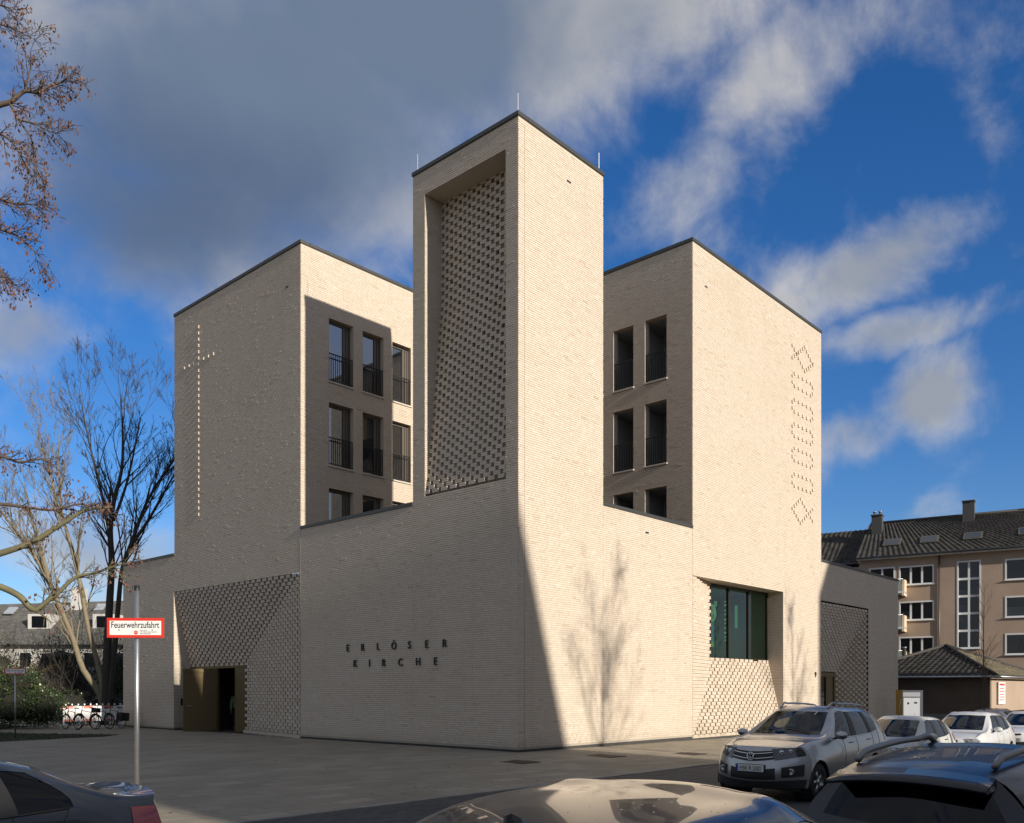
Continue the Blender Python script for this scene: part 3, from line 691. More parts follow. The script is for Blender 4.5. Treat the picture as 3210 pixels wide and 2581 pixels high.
# ================================================================== houses across the street (behind the viewer): they cast the shade on the plaza
M['stucco'] = mat('stucco_beige', (.42, .33, .235), .9, vary=.12, vscale=.7, bump=.1, bscale=60); M['stucco2'] = mat('stucco_grey', (.36, .35, .33), .9, vary=.1, vscale=.7); M['slate'] = mat('slate_roof', (.05, .05, .052), .6, vary=.2)
def simple_house(label, prof, y0, y1, m_, wins, roof_from):
    h = empty('house', (0, 0, 0), 0, label, 'house', 'houses across the street')
    mb = MB(); mb.prism([(x, y0, z) for x, z in prof], (0, y1-y0, 0)); mb.build('wall', m_, h)
    for x0, x1, z0, z1 in wins:
        mb = MB(); mb.box(x0, x1, y1-.02, y1+.04, z0, z1); w_ = mb.build('window', M['white'], h)
        mb = MB(); mb.box(x0+.08, x1-.08, y1+.035, y1+.05, z0+.08, z1-.08); mb.build('pane', M['darkglass'], w_)
    return h
simple_house('tall grey house with steep roof behind the viewer', [(2.4, -1), (2.4, 7.5), (1.27, 10.8), (-1.44, 19.4), (-1.8, 20.4), (-13.25, 20.4), (-13.25, -1)][::-1], -48, -34, M['stucco2'],
             [(x, x+1.3, z, z+1.6) for x in (-12, -9.4, -6.8, -4.2, -1.4) for z in (1, 4, 7, 10, 13)], 7)
simple_house('low beige house behind the viewer', [(-13.3, -1), (-13.3, 8.7), (-60, 8.7), (-60, -1)], -48, -34, M['stucco'], [(x, x+1.4, z, z+1.5) for x in range(-58, -14, 4) for z in (1, 4.4)], 8)
simple_house('grey house with sloping roof behind the viewer beyond the street trees', [(20, -1), (20, 17), (21, 18.6), (24.5, 22.5), (31, 22.5), (36, 16), (36, -1)][::-1], -46, -34, M['stucco2'], [(x, x+1.3, z, z+1.6) for x in (21.5, 24.5, 27.5, 30.5, 33.5) for z in (1, 4, 7, 10, 13)], 17)
# ================================================================== cars
def hermite_eval(P, nsub):
    "P: (n, ..., 3) control sequence; interpolating spline sampled nsub per span"
    n = len(P); D = np.linalg.norm(np.diff(P, axis=0), axis=-1).reshape(n-1, -1).mean(1)+1e-6
    sh = (-1,)+(1,)*(P.ndim-1); T = np.zeros_like(P); S = np.diff(P, axis=0)/D.reshape(sh)
    T[1:-1] = (S[:-1]*D[1:].reshape(sh)+S[1:]*D[:-1].reshape(sh))/(D[1:]+D[:-1]).reshape(sh)
    T[0] = S[0]*1.5-T[1]*.5; T[-1] = S[-1]*1.5-T[-2]*.5
    out = []
    for i in range(n-1):
        for t in np.arange(nsub)/nsub:
            h = 2*t**3-3*t**2+1, t**3-2*t**2+t, -2*t**3+3*t**2, t**3-t**2
            out.append(h[0]*P[i]+h[1]*D[i]*T[i]+h[2]*P[i+1]+h[3]*D[i]*T[i+1])
    out.append(P[-1]); return np.array(out)
def paint(name, col, metal=.3, rough=.35, drops=False, coat=1.0):
    m = mat(name, col, rough, metal, .5, coat, vary=.06, vscale=1.2)
    b = m.node_tree.nodes['Principled BSDF']; b.inputs['Coat Roughness'].default_value = .025
    if drops:
        t = NT(m.node_tree); ob = t.n('ShaderNodeTexCoord').outputs['Object']
        st = t.n('ShaderNodeVectorMath', operation='MULTIPLY', i={0: ob, 1: (1, 2.2, 1)}).outputs[0]
        vo = t.n('ShaderNodeTexVoronoi', i={'Vector': st, 'Scale': 16., 'Randomness': 1.}); rad = t.smooth(vo.outputs['Distance'], .13, .04)
        keep = t.m('GREATER_THAN', t.n('ShaderNodeSeparateColor', i={0: vo.outputs['Color']}).outputs[0], .55)
        bp = t.n('ShaderNodeBump', i={'Strength': 1., 'Distance': .006, 'Height': t.m('MULTIPLY', rad, keep)})
        t.link(bp.outputs[0], b.inputs['Coat Normal'])
    return m
M['chrome'] = mat('chrome', (.75, .75, .76), .12, 1.); M['lamp_glass'] = mat('clear_lamp_glass', (.30, .31, .32), .05, .5, 1., 1.); M['lamp_dark'] = mat('lamp_housing', (.05, .05, .055), .12, .6, .5, 1.)
M['tail'] = mat('red_lamp_glass', (.32, .008, .006), .1, 0, .5, 1.); M['amber'] = mat('amber_lamp', (.5, .15, .01), .15, 0, .5, 1.); M['rim'] = mat('alloy_rim', (.40, .40, .41), .3, .9)
M['seat'] = mat('seat_cloth', (.018, .018, .02), .9); M['trim'] = mat('trim_plastic', (.02, .02, .021), .55); M['plate'] = mat('plate_white', (.62, .62, .60), .45); M['plate_blue'] = mat('plate_blue', (.01, .03, .25), .45)
# stations: (xc,zc) top centre, (xe,ye,ze) roof/hood edge, (xb,yb,zb) belt, (xs,ys,zs) shoulder, (xl,yl,zl) flank, (xi,yi,zi) sill
SUV = dict(st=[
    ((2.08, .985), (1.93, .60, .965), (1.70, .79, .945), (1.68, .872, .80), (1.72, .895, .52), (1.76, .86, .27)),
    ((1.55, 1.065), (1.50, .66, 1.045), (1.40, .82, 1.015), (1.40, .893, .82), (1.40, .905, .50), (1.40, .87, .25)),
    ((1.02, 1.13), (.86, .70, 1.12), (.97, .83, 1.055), (.95, .90, .86), (.95, .905, .5), (.95, .87, .24)),
    ((.24, 1.60), (.06, .565, 1.56), (.62, .845, 1.075), (.60, .905, .88), (.60, .905, .5), (.6, .87, .24)),
    ((-.40, 1.655), (-.42, .60, 1.61), (-.38, .86, 1.10), (-.40, .908, .90), (-.40, .905, .5), (-.4, .87, .24)),
    ((-1.15, 1.645), (-1.15, .595, 1.595), (-1.20, .86, 1.135), (-1.20, .908, .92), (-1.20, .905, .5), (-1.2, .87, .25)),
    ((-1.75, 1.615), (-1.68, .57, 1.56), (-1.60, .845, 1.19), (-1.65, .90, .95), (-1.68, .90, .52), (-1.68, .86, .27)),
    ((-2.04, 1.575), (-1.95, .545, 1.52), (-2.00, .79, 1.18), (-2.06, .865, .95), (-2.12, .88, .55), (-2.08, .84, .30))],
    front=[(2.08, .985), (2.165, .83), (2.20, .66), (2.215, .45), (2.13, .25)], rear=[(-2.04, 1.575), (-2.15, 1.13), (-2.19, .92), (-2.215, .55), (-2.15, .28)],
    ws=(2, 3), side=[(3, 4), (4, 5), (5, 6)], back='fascia', wheels=(1.335, -1.27), wr=.345, tw=.225, half=(2.215, .90))
HATCH = dict(st=[
    ((1.86, .80), (1.72, .55, .78), (1.50, .72, .77), (1.48, .80, .66), (1.50, .825, .45), (1.54, .79, .22)),
    ((1.40, .90), (1.33, .58, .885), (1.25, .745, .87), (1.22, .825, .70), (1.22, .838, .45), (1.22, .80, .20)),
    ((.98, .965), (.80, .62, .955), (.88, .76, .90), (.85, .835, .74), (.85, .84, .45), (.85, .80, .19)),
    ((.12, 1.40), (-.04, .52, 1.36), (.50, .775, .925), (.48, .84, .76), (.48, .84, .45), (.48, .80, .19)),
    ((-.45, 1.45), (-.46, .545, 1.405), (-.42, .79, .95), (-.42, .842, .78), (-.42, .842, .45), (-.42, .80, .19)),
    ((-1.05, 1.43), (-1.05, .54, 1.385), (-1.08, .79, .985), (-1.08, .842, .80), (-1.08, .842, .46), (-1.08, .80, .2)),
    ((-1.50, 1.395), (-1.44, .52, 1.345), (-1.36, .775, 1.03), (-1.42, .835, .83), (-1.44, .838, .47), (-1.44, .80, .22)),
    ((-1.75, 1.355), (-1.67, .50, 1.305), (-1.75, .73, 1.02), (-1.80, .80, .83), (-1.86, .82, .48), (-1.83, .78, .25))],
    front=[(1.86, .80), (1.915, .68), (1.945, .55), (1.955, .38), (1.88, .20)], rear=[(-1.75, 1.355), (-1.90, .98), (-1.93, .80), (-1.955, .48), (-1.9, .24)],
    ws=(2, 3), side=[(3, 4), (4, 5), (5, 6)], back='fascia', wheels=(1.20, -1.27), wr=.30, tw=.19, half=(1.955, .835))
SEDAN = dict(st=[
    ((2.28, .74), (2.10, .62, .72), (1.85, .78, .71), (1.82, .88, .62), (1.85, .905, .42), (1.9, .87, .2)),
    ((1.62, .88), (1.55, .66, .865), (1.45, .80, .85), (1.45, .90, .70), (1.45, .915, .42), (1.45, .88, .18)),
    ((1.05, .965), (.85, .70, .955), (.95, .82, .905), (.95, .908, .76), (.95, .92, .42), (.95, .88, .17)),
    ((.10, 1.39), (-.08, .54, 1.355), (.52, .84, .93), (.5, .915, .78), (.5, .92, .42), (.5, .88, .17)),
    ((-.45, 1.43), (-.47, .565, 1.385), (-.42, .855, .955), (-.42, .918, .80), (-.42, .92, .42), (-.42, .88, .17)),
    ((-1.00, 1.40), (-1.02, .555, 1.355), (-1.10, .855, .985), (-1.10, .918, .82), (-1.10, .92, .43), (-1.1, .88, .18)),
    ((-1.30, 1.345), (-1.28, .54, 1.30), (-1.62, .83, 1.01), (-1.50, .915, .83), (-1.50, .915, .43), (-1.5, .88, .18)),
    ((-1.42, 1.315), (-1.42, .53, 1.265), (-1.72, .82, 1.01), (-1.66, .91, .83), (-1.66, .915, .44), (-1.66, .88, .2)),
    ((-1.96, 1.085), (-1.98, .60, 1.055), (-2.02, .79, .985), (-2.00, .90, .82), (-2.02, .905, .46), (-2.02, .87, .24)),
    ((-2.38, 1.075), (-2.32, .60, 1.045), (-2.24, .77, .975), (-2.26, .865, .80), (-2.30, .885, .48), (-2.28, .85, .27))],
    front=[(2.28, .74), (2.36, .62), (2.39, .5), (2.40, .35), (2.32, .18)], rear=[(-2.38, 1.075), (-2.42, .93), (-2.45, .78), (-2.46, .5), (-2.4, .25)],
    ws=(2, 3), side=[(3, 4), (4, 5), (5, 6)], back=(7, 8), wheels=(1.46, -1.40), wr=.335, tw=.235, half=(2.43, .915))
def scaled(sp, sx=1., sy=1., sz=1.):
    q = dict(sp); q['st'] = [tuple(tuple(c*k for c, k in zip(p, (sx, sz) if len(p) == 2 else (sx, sy, sz))) for p in s) for s in sp['st']]
    for k in ('front', 'rear'): q[k] = [(x*sx, z*sz) for x, z in sp[k]]
    q['wheels'] = tuple(x*sx for x in sp['wheels']); q['half'] = (sp['half'][0]*sx, sp['half'][1]*sy); return q
def car(name, sp, loc, rz, label, group, pm, style='hatch', rails=False, plate_txt=None, detail=1, glass=None, spoiler=False, fin=False, emblem=False, railmat=None):
    root = empty(name, loc, rz, label, 'car', group); NU, NV = 12, 6; GL = glass or M['carglass']
    rows = []
    for c, e, b, s, l, i in sp['st']:
        half = [(c[0], 0, c[1]), (c[0]+(e[0]-c[0])*.33, e[1]*.55, c[1]-(c[1]-e[2])*.28), e, b, s, l, i]
        rows.append([(x, -y, z) for x, y, z in half[:0:-1]]+half)
    G = np.array(rows, float); ns = len(rows)
    U = hermite_eval(G, NU); S = hermite_eval(np.swapaxes(U, 0, 1), NV); S = np.swapaxes(S, 0, 1)      # (nu, nv, 3)
    nu, nv = S.shape[:2]; c0 = 6*NV                                                                    # centre column
    def fascia(prof, st, sgn):
        A = np.array(rows[st])[6:]; R_ = []
        for r, (x, z) in enumerate(prof):
            cn = A[2+r]; R_.append([(x, 0, z), (x+(cn[0]-x)*.22, cn[1]*.52, z+(cn[2]-z)*.35), tuple(cn)])
        R_[0] = [tuple(A[0]), tuple(A[1]), tuple(A[2])]
        full = np.array([[(x, -y, z) for x, y, z in r[:0:-1]]+r for r in R_])
        a = hermite_eval(full, 8); return np.swapaxes(hermite_eval(np.swapaxes(a, 0, 1), 10), 0, 1)    # rows x cols
    FF, RF = fascia(sp['front'], 0, 1), fascia(sp['rear'], ns-1, -1)
    def patch(name, A, i0, i1, j0, j1, m_, off=0., par=root, flip=False, smooth=True):
        sub = A[i0:i1+1, j0:j1+1]; du = np.gradient(A, axis=0)[i0:i1+1, j0:j1+1]; dv = np.gradient(A, axis=1)[i0:i1+1, j0:j1+1]
        n = np.cross(du, dv); n /= np.linalg.norm(n, axis=-1, keepdims=True)+1e-9
        ctr = np.array([0, 0, .7]); sg = np.sign(((sub-ctr)*n).sum(-1, keepdims=True)); V = sub+n*sg*off
        a, b = sub.shape[:2]; mb = MB(); mb.v = [tuple(p) for p in V.reshape(-1, 3)]
        mb.f = [(i*b+j, (i+1)*b+j, (i+1)*b+j+1, i*b+j+1) for i in range(a-1) for j in range(b-1)]; mb.t = [.5]*len(mb.f)
        return mb.build(name, m_, par, smooth)
    glassr = []; d = NV
    ws0, ws1 = sp['ws'][0]*NU+1, sp['ws'][1]*NU-1
    glassr.append(('windshield', ws0, ws1, c0-2*d+1, c0+2*d-1))
    for a, b in sp['side']:
        p0, p1 = a*NU+1, b*NU-(1 if b != sp['side'][-1][1] else 2)
        glassr.append(('side_window', p0, p1, c0+2*d+1, c0+3*d)); glassr.append(('side_window', p0, p1, c0-3*d, c0-2*d-1))
    if sp['back'] != 'fascia': glassr.append(('rear_window', sp['back'][0]*NU+1, sp['back'][1]*NU-2, c0-2*d+1, c0+2*d-1))
    # body shell with openings for panes and wheels
    V = S.copy(); keep = np.ones((nu-1, nv-1), bool)
    for _, i0, i1, j0, j1 in glassr: keep[i0:i1, j0:j1] = False
    ra = sp['wr']*1.13
    for wx in sp['wheels']:
        wz = sp['wr']; lowj = (np.arange(nv) >= c0+3*d) | (np.arange(nv) <= c0-3*d)
        dx, dz = V[..., 0]-wx, V[..., 2]-wz; dist = np.hypot(dx, dz)
        snap = (np.abs(dist-ra) < .045) & lowj[None]
        f_ = np.where(snap, ra/np.maximum(dist, 1e-6), 1.); V[..., 0] = wx+dx*f_; V[..., 2] = wz+dz*f_
        cd = .25*(dist[:-1, :-1]+dist[1:, :-1]+dist[:-1, 1:]+dist[1:, 1:]); lj = (np.arange(nv-1) >= c0+3*d) | (np.arange(nv-1) < c0-3*d)
        keep &= ~((cd < ra) & lj[None])
    mb = MB(); mb.v = [tuple(p) for p in V.reshape(-1, 3)]
    mb.f = [(i*nv+j, (i+1)*nv+j, (i+1)*nv+j+1, i*nv+j+1) for i in range(nu-1) for j in range(nv-1) if keep[i, j]]; mb.t = [.5]*len(mb.f)
    body = mb.build('body', pm, root, True)
    for nm, i0, i1, j0, j1 in glassr: patch(nm, S, i0, i1, j0, j1, GL, -.004)
    # black pillar covers between side panes and waist mouldings
    for a, b in sp['side'][1:]:
        for j0, j1 in ((c0+2*d+1, c0+3*d), (c0-3*d, c0-2*d-1)): patch('pillar_cover', S, a*NU-2, a*NU+1, j0, j1, M['black'], .002)
    s0, s1 = sp['side'][0][0]*NU+1, sp['side'][-1][1]*NU-2
    for sgn in (1, -1):
        j = c0+sgn*3*d; mb = MB(); mb.tube([S[i, j]+np.array([0, sgn*.004, 0]) for i in range(s0-6, s1+1, 2)], .009, 6); mb.build('waist_moulding', M['chrome'] if style == 'suv' else M['trim'], root, True)
    # fascias
    fr_ = FF.shape; cc = 20
    patch('front_bumper', FF, 0, 32, 0, 40, pm)
    if sp['back'] == 'fascia':
        patch('tailgate', RF, 8, 32, 0, 40, pm); patch('rear_window', RF, 1, 8, 4, 36, M['darkglass'] if style == 'suv' else GL, .0)
        patch('tailgate_frame', RF, 0, 1, 0, 40, pm); patch('tailgate_frame', RF, 1, 8, 0, 4, pm); patch('tailgate_frame', RF, 1, 8, 36, 40, pm)
    else: patch('tailgate', RF, 0, 32, 0, 40, pm)
    # lamps, grille
    suv = style == 'suv'; hr0, hr1, hc = (3, 14, 11) if suv else (3, 13, 9)
    for q0, q1 in ((1, hc), (40-hc, 39)):
        patch('headlight', FF, hr0, hr1, q0, q1, M['lamp_glass'] if not suv else M['lamp_dark'], .006)
        sgn = 1 if q0 > 20 else -1
        for jx, rr in ((20+sgn*12, .042), (20+sgn*15, .036)):
            p = FF[(hr0+hr1)//2, jx]; mb = MB(); mb.lathe(p+np.array([.0, 0, 0]), (1, sgn*.35, 0), [(rr, -.02), (rr, .012), (rr*.8, .016), (0, .006)], 16); mb.build('headlight_lens', M['chrome'], root, True)
    if suv:
        patch('grille', FF, 5, 13, 11, 29, M['black'], .004)
        for ri in (7, 11): mb = MB(); mb.tube([FF[ri, j]+np.array([.012, 0, 0]) for j in range(11, 30)], .010, 6); mb.build('grille_bar', M['chrome'], root, True)
        patch('air_intake', FF, 19, 26, 11, 29, M['black'], .004)
        for q0, q1 in ((2, 9), (31, 38)):
            patch('fog_lamp_recess', FF, 19, 25, q0, q1, M['black'], .004); p = FF[22, 6 if q0 < 20 else 34]; mb = MB(); mb.lathe(p+np.array([.002, 0, 0]), (1, .0, 0), [(.06, 0), (.06, .02), (.045, .022), (.0, .008)], 16); mb.build('fog_lamp', M['lamp_glass'], root, True)
        patch('bumper_skirt', FF, 27, 32, 1, 39, M['trim'], .006)
    else:
        patch('grille', FF, 4, 8, 13, 27, M['black'], .004); patch('air_intake', FF, 20, 28, 9, 31, M['black'], .004)
    for q0, q1 in ((0, 6), (34, 40)): patch('tail_light', RF, (15 if style == 'estate' else 9) if sp['back'] == 'fascia' else 5, 22 if style == 'estate' else 16, q0, q1, M['tail'], .006)
    jt = ((c0+3*d+1, c0+4*d), (c0-4*d, c0-3*d-1))
    for j0, j1 in (jt if style != 'estate' else ()): patch('tail_light', S, nu-(13 if sp['back'] != 'fascia' else 5), nu-1, j0, j1, M['tail'], .006)
    # plates
    for A, ri, sg in ((FF, 18 if style == 'suv' else 17, 1), (RF, 18 if sp['back'] == 'fascia' else 22, -1)):
        p = A[ri, 20]; mb = MB(); mb.box(-.012, .012, -.265, .265, -.06, .06)
        pl = bevel(mb.build('license_plate', M['plate'], root, loc=(p[0]+sg*.02, 0, p[2])), .004, 1)
        mb = MB(); mb.box(.0125*sg-.001, .0125*sg+.002, -.262*1, -.222, -.055, .055); mb.build('plate_strip', M['plate_blue'], pl)
        fr2 = MB(); fr2.box(-.014, .008, -.275, .275, -.07, .07); fr2.build('plate_holder', M['black'], root, loc=(p[0]+sg*.012, 0, p[2]))
        if plate_txt and sg == 1:
            me = text_mesh('plate_text', plate_txt, .105, .001, M['letter'], .78); o = link('plate_text', me, pl)
            o.matrix_local = Matrix.Translation((.0145, .018, -.037)) @ Matrix(((0, 0, 1), (1, 0, 0), (0, 1, 0))).to_4x4()
    if emblem:
        p = FF[9, 20]+np.array([.030, 0, 0]); em = MB(); em.torus((0, 0, 0), (1, 0, 0), .068, .008, 28, 8)
        for y0, z0, y1, z1 in ((-.028, .060, 0, .006), (.028, .060, 0, .006), (-.058, .028, -.024, -.056), (-.024, -.056, 0, -.006), (0, -.006, .024, -.056), (.024, -.056, .058, .028)): em.obox((0, y0, z0), (0, y1, z1), .012, .013, (1, 0, 0))
        eo = em.build('emblem', M['chrome'], root, True, loc=tuple(p)); mb = MB(); mb.lathe((-.006, 0, 0), (1, 0, 0), [(.07, 0), (.07, .004), (0, .004)], 24); mb.build('emblem_base', M['black'], eo)
    # mirrors, handles
    b3 = sp['st'][3][2]
    for sg in (1, -1):
        mr = MB(); n_ = 10; mx, my, mz = b3[0]-.03, sg*(b3[1]+.14), b3[2]+.075
        ring = []
        for k in range(5):
            t = k/4; rx = (.03, .085, .10, .085, .0)[k]; rr = (.02, .085, .10, .085, .0)[k]
            ring.append((t, rr))
        for t, rr in ring:
            for q in range(n_):
                an = 2*math.pi*q/n_; mr.v.append((mx+.075-.15*(1-t)*.9-.0, my+math.cos(an)*rr*1.15, mz+math.sin(an)*rr*.78))
        for k in range(4):
            for q in range(n_): r2 = (q+1) % n_; mr.f.append((k*n_+q, k*n_+r2, (k+1)*n_+r2, (k+1)*n_+q)); mr.t.append(.5)
        mo = mr.build('door_mirror', pm, root, True); mb = MB(); mb.obox((mx-.01, sg*(b3[1]-.02), mz-.07), (mx-.01, my-sg*.06, mz-.04), .06, .035); mb.build('mirror_arm', M['black'], mo)
        for a, b in sp['side'][:2]:
            i = int((b-.22)*NU); p = S[i, c0+sg*(3*d+3)]; mb = MB(); mb.tube([p+np.array([-.09, sg*.006, 0]), p+np.array([-.05, sg*.03, .004]), p+np.array([.05, sg*.03, .004]), p+np.array([.09, sg*.006, 0])], .011, 6); mb.build('door_handle', pm if style != 'old' else M['black'], root, True)
        for a in [q[0] for q in sp['side']]+[sp['side'][-1][1]-.25]:
            i = int(a*NU)+(5 if a == sp['side'][0][0] else 0); jr = range(c0+sg*3*d, c0+sg*(6*d-1), sg)
            pts = [V[i, j]+np.array([0, sg*.0015, 0]) for j in jr if all(math.hypot(V[i, j, 0]-w_, V[i, j, 2]-sp['wr']) > ra+.03 for w_ in sp['wheels'])]
            if len(pts) > 2: mb = MB(); mb.tube(pts, .0035, 4); mb.build('door_seam', M['black'], root)
    # bonnet seams and wipers
    for sg in (1, -1):
        mb = MB(); j = c0+sg*(2*d+2); mb.tube([S[i, j]+np.array([0, 0, .002]) for i in range(1, 2*NU-1)], .004, 4); mb.build('bonnet_seam', M['black'], root)
    for y0_, y1_ in ((-.05, -.52), (.50, .02)):
        i = sp['ws'][0]*NU+2; q = S[i]; f0 = q[int(c0+y0_/q[c0+2*d, 1]*2*d)]; f1 = S[i+2, int(c0+max(-.95, min(.95, y1_/q[c0+2*d, 1]))*2*d)]
        mb = MB(); mb.tube([f0+np.array([.02, 0, .012]), (f0+f1)/2+np.array([.02, 0, .03]), f1+np.array([.015, 0, .018])], .008, 5); mb.build('wiper', M['black'], root)
    # wheels and arches
    for wx in sp['wheels']:
        for sg in (1, -1):
            y = sg*(sp['half'][1]-sp['tw']/2-.02); r = sp['wr']; wt = sp['tw']
            wl = empty('wheel', (wx, y, r)); wl.parent = root
            mb = MB(); mb.lathe((0, 0, 0), (0, 1, 0), [(r*.64, -wt/2), (r*.93, -wt/2), (r, -wt*.36), (r, wt*.36), (r*.93, wt/2), (r*.64, wt/2)], 32); mb.build('tyre', M['rubber'], wl, True)
            mb = MB(); mb.lathe((0, sg*wt*.36, 0), (0, sg, 0), [(r*.66, -.12), (r*.66, .02), (r*.60, .015), (r*.56, -.06)], 32); mb.lathe((0, sg*wt*.36, 0), (0, sg, 0), [(.07, -.02), (.06, .02), (0, .024)], 16)
            for k in range(5):
                a = 2*math.pi*k/5; mb.obox((math.cos(a)*.04, sg*(wt*.36+.0), math.sin(a)*.04), (math.cos(a)*r*.6, sg*(wt*.36-.005), math.sin(a)*r*.6), .07, .03, (0, 1, 0))
            mb.build('rim', M['rim'], wl, True)
            mb = MB(); mb.lathe((0, sg*.02, 0), (0, 1, 0), [(0, 0), (r*.62, 0)], 24); mb.build('brake_disc', M['dark'], wl)
            mb = MB(); pts = [(wx+math.cos(t)*(ra+.004), sg*sp['half'][1]*.985, r+math.sin(t)*(ra+.004)) for t in np.linspace(-.25, math.pi+.25, 22)]
            mb.tube(pts, .022 if style == 'suv' else .012, 6); mb.build('wheel_arch', M['trim'] if style == 'suv' else pm, root, True)
            mb = MB(); mb.lathe((wx, sg*(sp['half'][1]-.03), r), (0, -sg, 0), [(ra, 0), (ra, .32), (0, .32)], 24); mb.build('wheel_well', M['black'], root)
    hx, hy = sp['half']
    mb = MB(); mb.box(-hx+.4, hx-.45, -hy+.16, hy-.16, .20, .24); mb.build('underbody', M['black'], root)
    # seats, dashboard, steering wheel
    zf = sp['st'][4][2][2]
    mb = MB(); x = sp['st'][3][2][0]; mb.box(x-.05, x+.42, -hy+.12, hy-.12, zf-.35, zf-.07); bevel(mb.build('dashboard', M['seat'], root), .05, 2)
    mb = MB(); mb.torus((x-.2, .36, zf-.05), (1, 0, .45), .18, .016, 20, 6); mb.build('steering_wheel', M['black'], root)
    for sx, ys in ((x-.95, (.36, -.36)), (x-1.75, (.36, -.36))):
        for y in ys:
            mb = MB(); mb.obox((sx+.05, y, zf-.45), (sx-.14, y, zf+.16), .48, .11, (1, 0, 0)); mb.obox((sx-.13, y, zf+.18), (sx-.17, y, zf+.36), .26, .09, (1, 0, 0)); bevel(mb.build('seat', M['seat'], root), .04, 2)
    mb = MB(); p = sp['st'][3][0]; mb.box(p[0]-.02, p[0]+.02, -.12, .12, p[1]-.16, p[1]-.09); mb.build('rear_view_mirror', M['black'], root)
    # roof extras
    if rails:
        for sg in (1, -1):
            i0, i1 = int((sp['ws'][1]+.12)*NU), int((sp['side'][-1][1]+.35)*NU); pts = []
            for k, i in enumerate(range(i0, i1+1, 2)):
                t = (i-i0)/(i1-i0); h = .062*min(1, min(t, 1-t)*7)**.7; p = S[i, c0+sg*int(1.75*d)]; pts.append(p+np.array([0, 0, h+.006]))
            mb = MB(); mb.tube(pts, .027 if style == 'estate' else .02, 8); mb.build('roof_rail', railmat or M['rim'], root, True)
    if spoiler:
        p = sp['st'][-1]; mb = MB(); ye = p[1][1]
        prof = [(-.02, .012), (-.30, -.045), (-.30, -.075), (-.02, -.06)]
        ys = np.linspace(-ye, ye, 13); n = len(prof)
        for y in ys:
            q = 1-.10*(abs(y)/ye)**3; bx = p[0][0]+(p[1][0]-p[0][0])*(abs(y)/ye)**2; bz = p[0][1]-(p[0][1]-p[1][2])*(abs(y)/ye)**2
            mb.v += [(bx+dx*q, y, bz+dz) for dx, dz in prof]
        for k in range(len(ys)-1):
            for q in range(n): r2 = (q+1) % n; mb.f.append((k*n+q, k*n+r2, (k+1)*n+r2, (k+1)*n+q)); mb.t.append(.5)
        mb.f += [tuple(range(n)), tuple((len(ys)-1)*n+q for q in range(n))]; mb.t += [.5, .5]
        mb.build('spoiler', pm, root, True)
    if fin:
        p = S[int((sp['side'][-1][1]-.35)*NU), c0]; mb = MB()
        for x_, w_, h_ in ((.07, .004, .0), (.0, .018, .026), (-.05, .02, .048), (-.075, .015, .042), (-.08, .015, -.01)): mb.v += [(p[0]+x_, -w_, p[2]-.012), (p[0]+x_, w_, p[2]-.012), (p[0]+x_-.01, w_*.35, p[2]+h_), (p[0]+x_-.01, -w_*.35, p[2]+h_)]
        for k in range(4):
            for q in range(4): r2 = (q+1) % 4; mb.f.append((k*4+q, k*4+r2, k*4+4+r2, k*4+4+q)); mb.t.append(.5)
        mb.f.append((16, 17, 18, 19)); mb.t.append(.5); mb.build('roof_antenna', pm, root)
    return root, S, c0, NU, d
GC = 'cars parked along the street'
PI = math.pi
silver = paint('silver_paint', (.40, .41, .425), .8, .30); white_p = paint('white_car_paint', (.60, .60, .60), .0, .4); white_o = paint('old_white_paint', (.52, .52, .49), .0, .45); grey_p = paint('pale_grey_paint', (.42, .43, .45), .4, .35)
dgrey = paint('slate_grey_paint', (.022, .027, .037), .4, .35, coat=.7); black_p = paint('black_blue_paint', (.003, .004, .008), .0, .35, coat=.4); dgrey2 = paint('dark_grey_paint_wet', (.045, .048, .055), .5, .3, True)
# silver sport utility car facing the viewer
def rz_(x): return road_z(x)
car('suv', SUV, (-2.53, -9.75, rz_(-2.5)), PI, 'silver sport utility car with roof rails and HSK plate facing the viewer', GC, silver, 'suv', rails=True, plate_txt='HSK R 2302', emblem=True)
OLD = scaled(HATCH, .93, .95, .98)
ob, S_, c_, N_, d_ = car('hatchback', OLD, (2.55, -9.85, rz_(2.5)), PI, 'old white hatchback with a whip antenna parked right behind the silver car', GC, white_o, 'old')
mb = MB(); p = S_[int(3.15*N_), c_]; mb.tube([p, p+np.array([-.12, 0, .42])], .005, 5); mb.build('antenna', M['black'], ob)
car('hatchback', scaled(HATCH, 1., 1., 1.02), (8.45, -9.75, rz_(8.4)), PI, 'white hatchback with large round headlight between the old hatchback and the thin tree', GC, white_p, 'hatch')
car('hatchback', scaled(HATCH, 1.08, 1.05, 1.0), (16.2, -9.6, rz_(16)), PI, 'bright white hatchback with narrow headlight at the right picture edge', GC, paint('bright_white', (.70, .70, .69), 0, .35), 'hatch')
car('hatchback', scaled(HATCH, 1.08, 1.05, 1.02), (25.6, -6.4, rz_(25)), 0, 'pale grey hatchback with red tail light behind the white cars', GC, grey_p, 'hatch')
# near row
EST = scaled(SUV, 1.06, .985, .893)
car('estate_car', EST, (-10.40, -15.0, rz_(-10)), 0, 'black estate car with grey roof rails seen from behind', GC, black_p, 'estate', rails=True, spoiler=True, glass=M['darkglass'], railmat=mat('rail_grey', (.22, .22, .22), .4, .4))
car('sedan', scaled(SEDAN, .95, 1.02, 1.10), (-15.72, -15.10, rz_(-15)), 0, 'dark grey car with raindrops on its roof and a shark fin antenna', GC, dgrey2, 'sedan', fin=True)
# dark sedan at the left
car('sedan', scaled(SEDAN, 1, 1, 1.03), (-17.82, -9.0, rz_(-17)), PI, 'dark blue grey sedan showing its boot and red tail light', GC, dgrey, 'sedan', fin=True, glass=M['darkglass'])
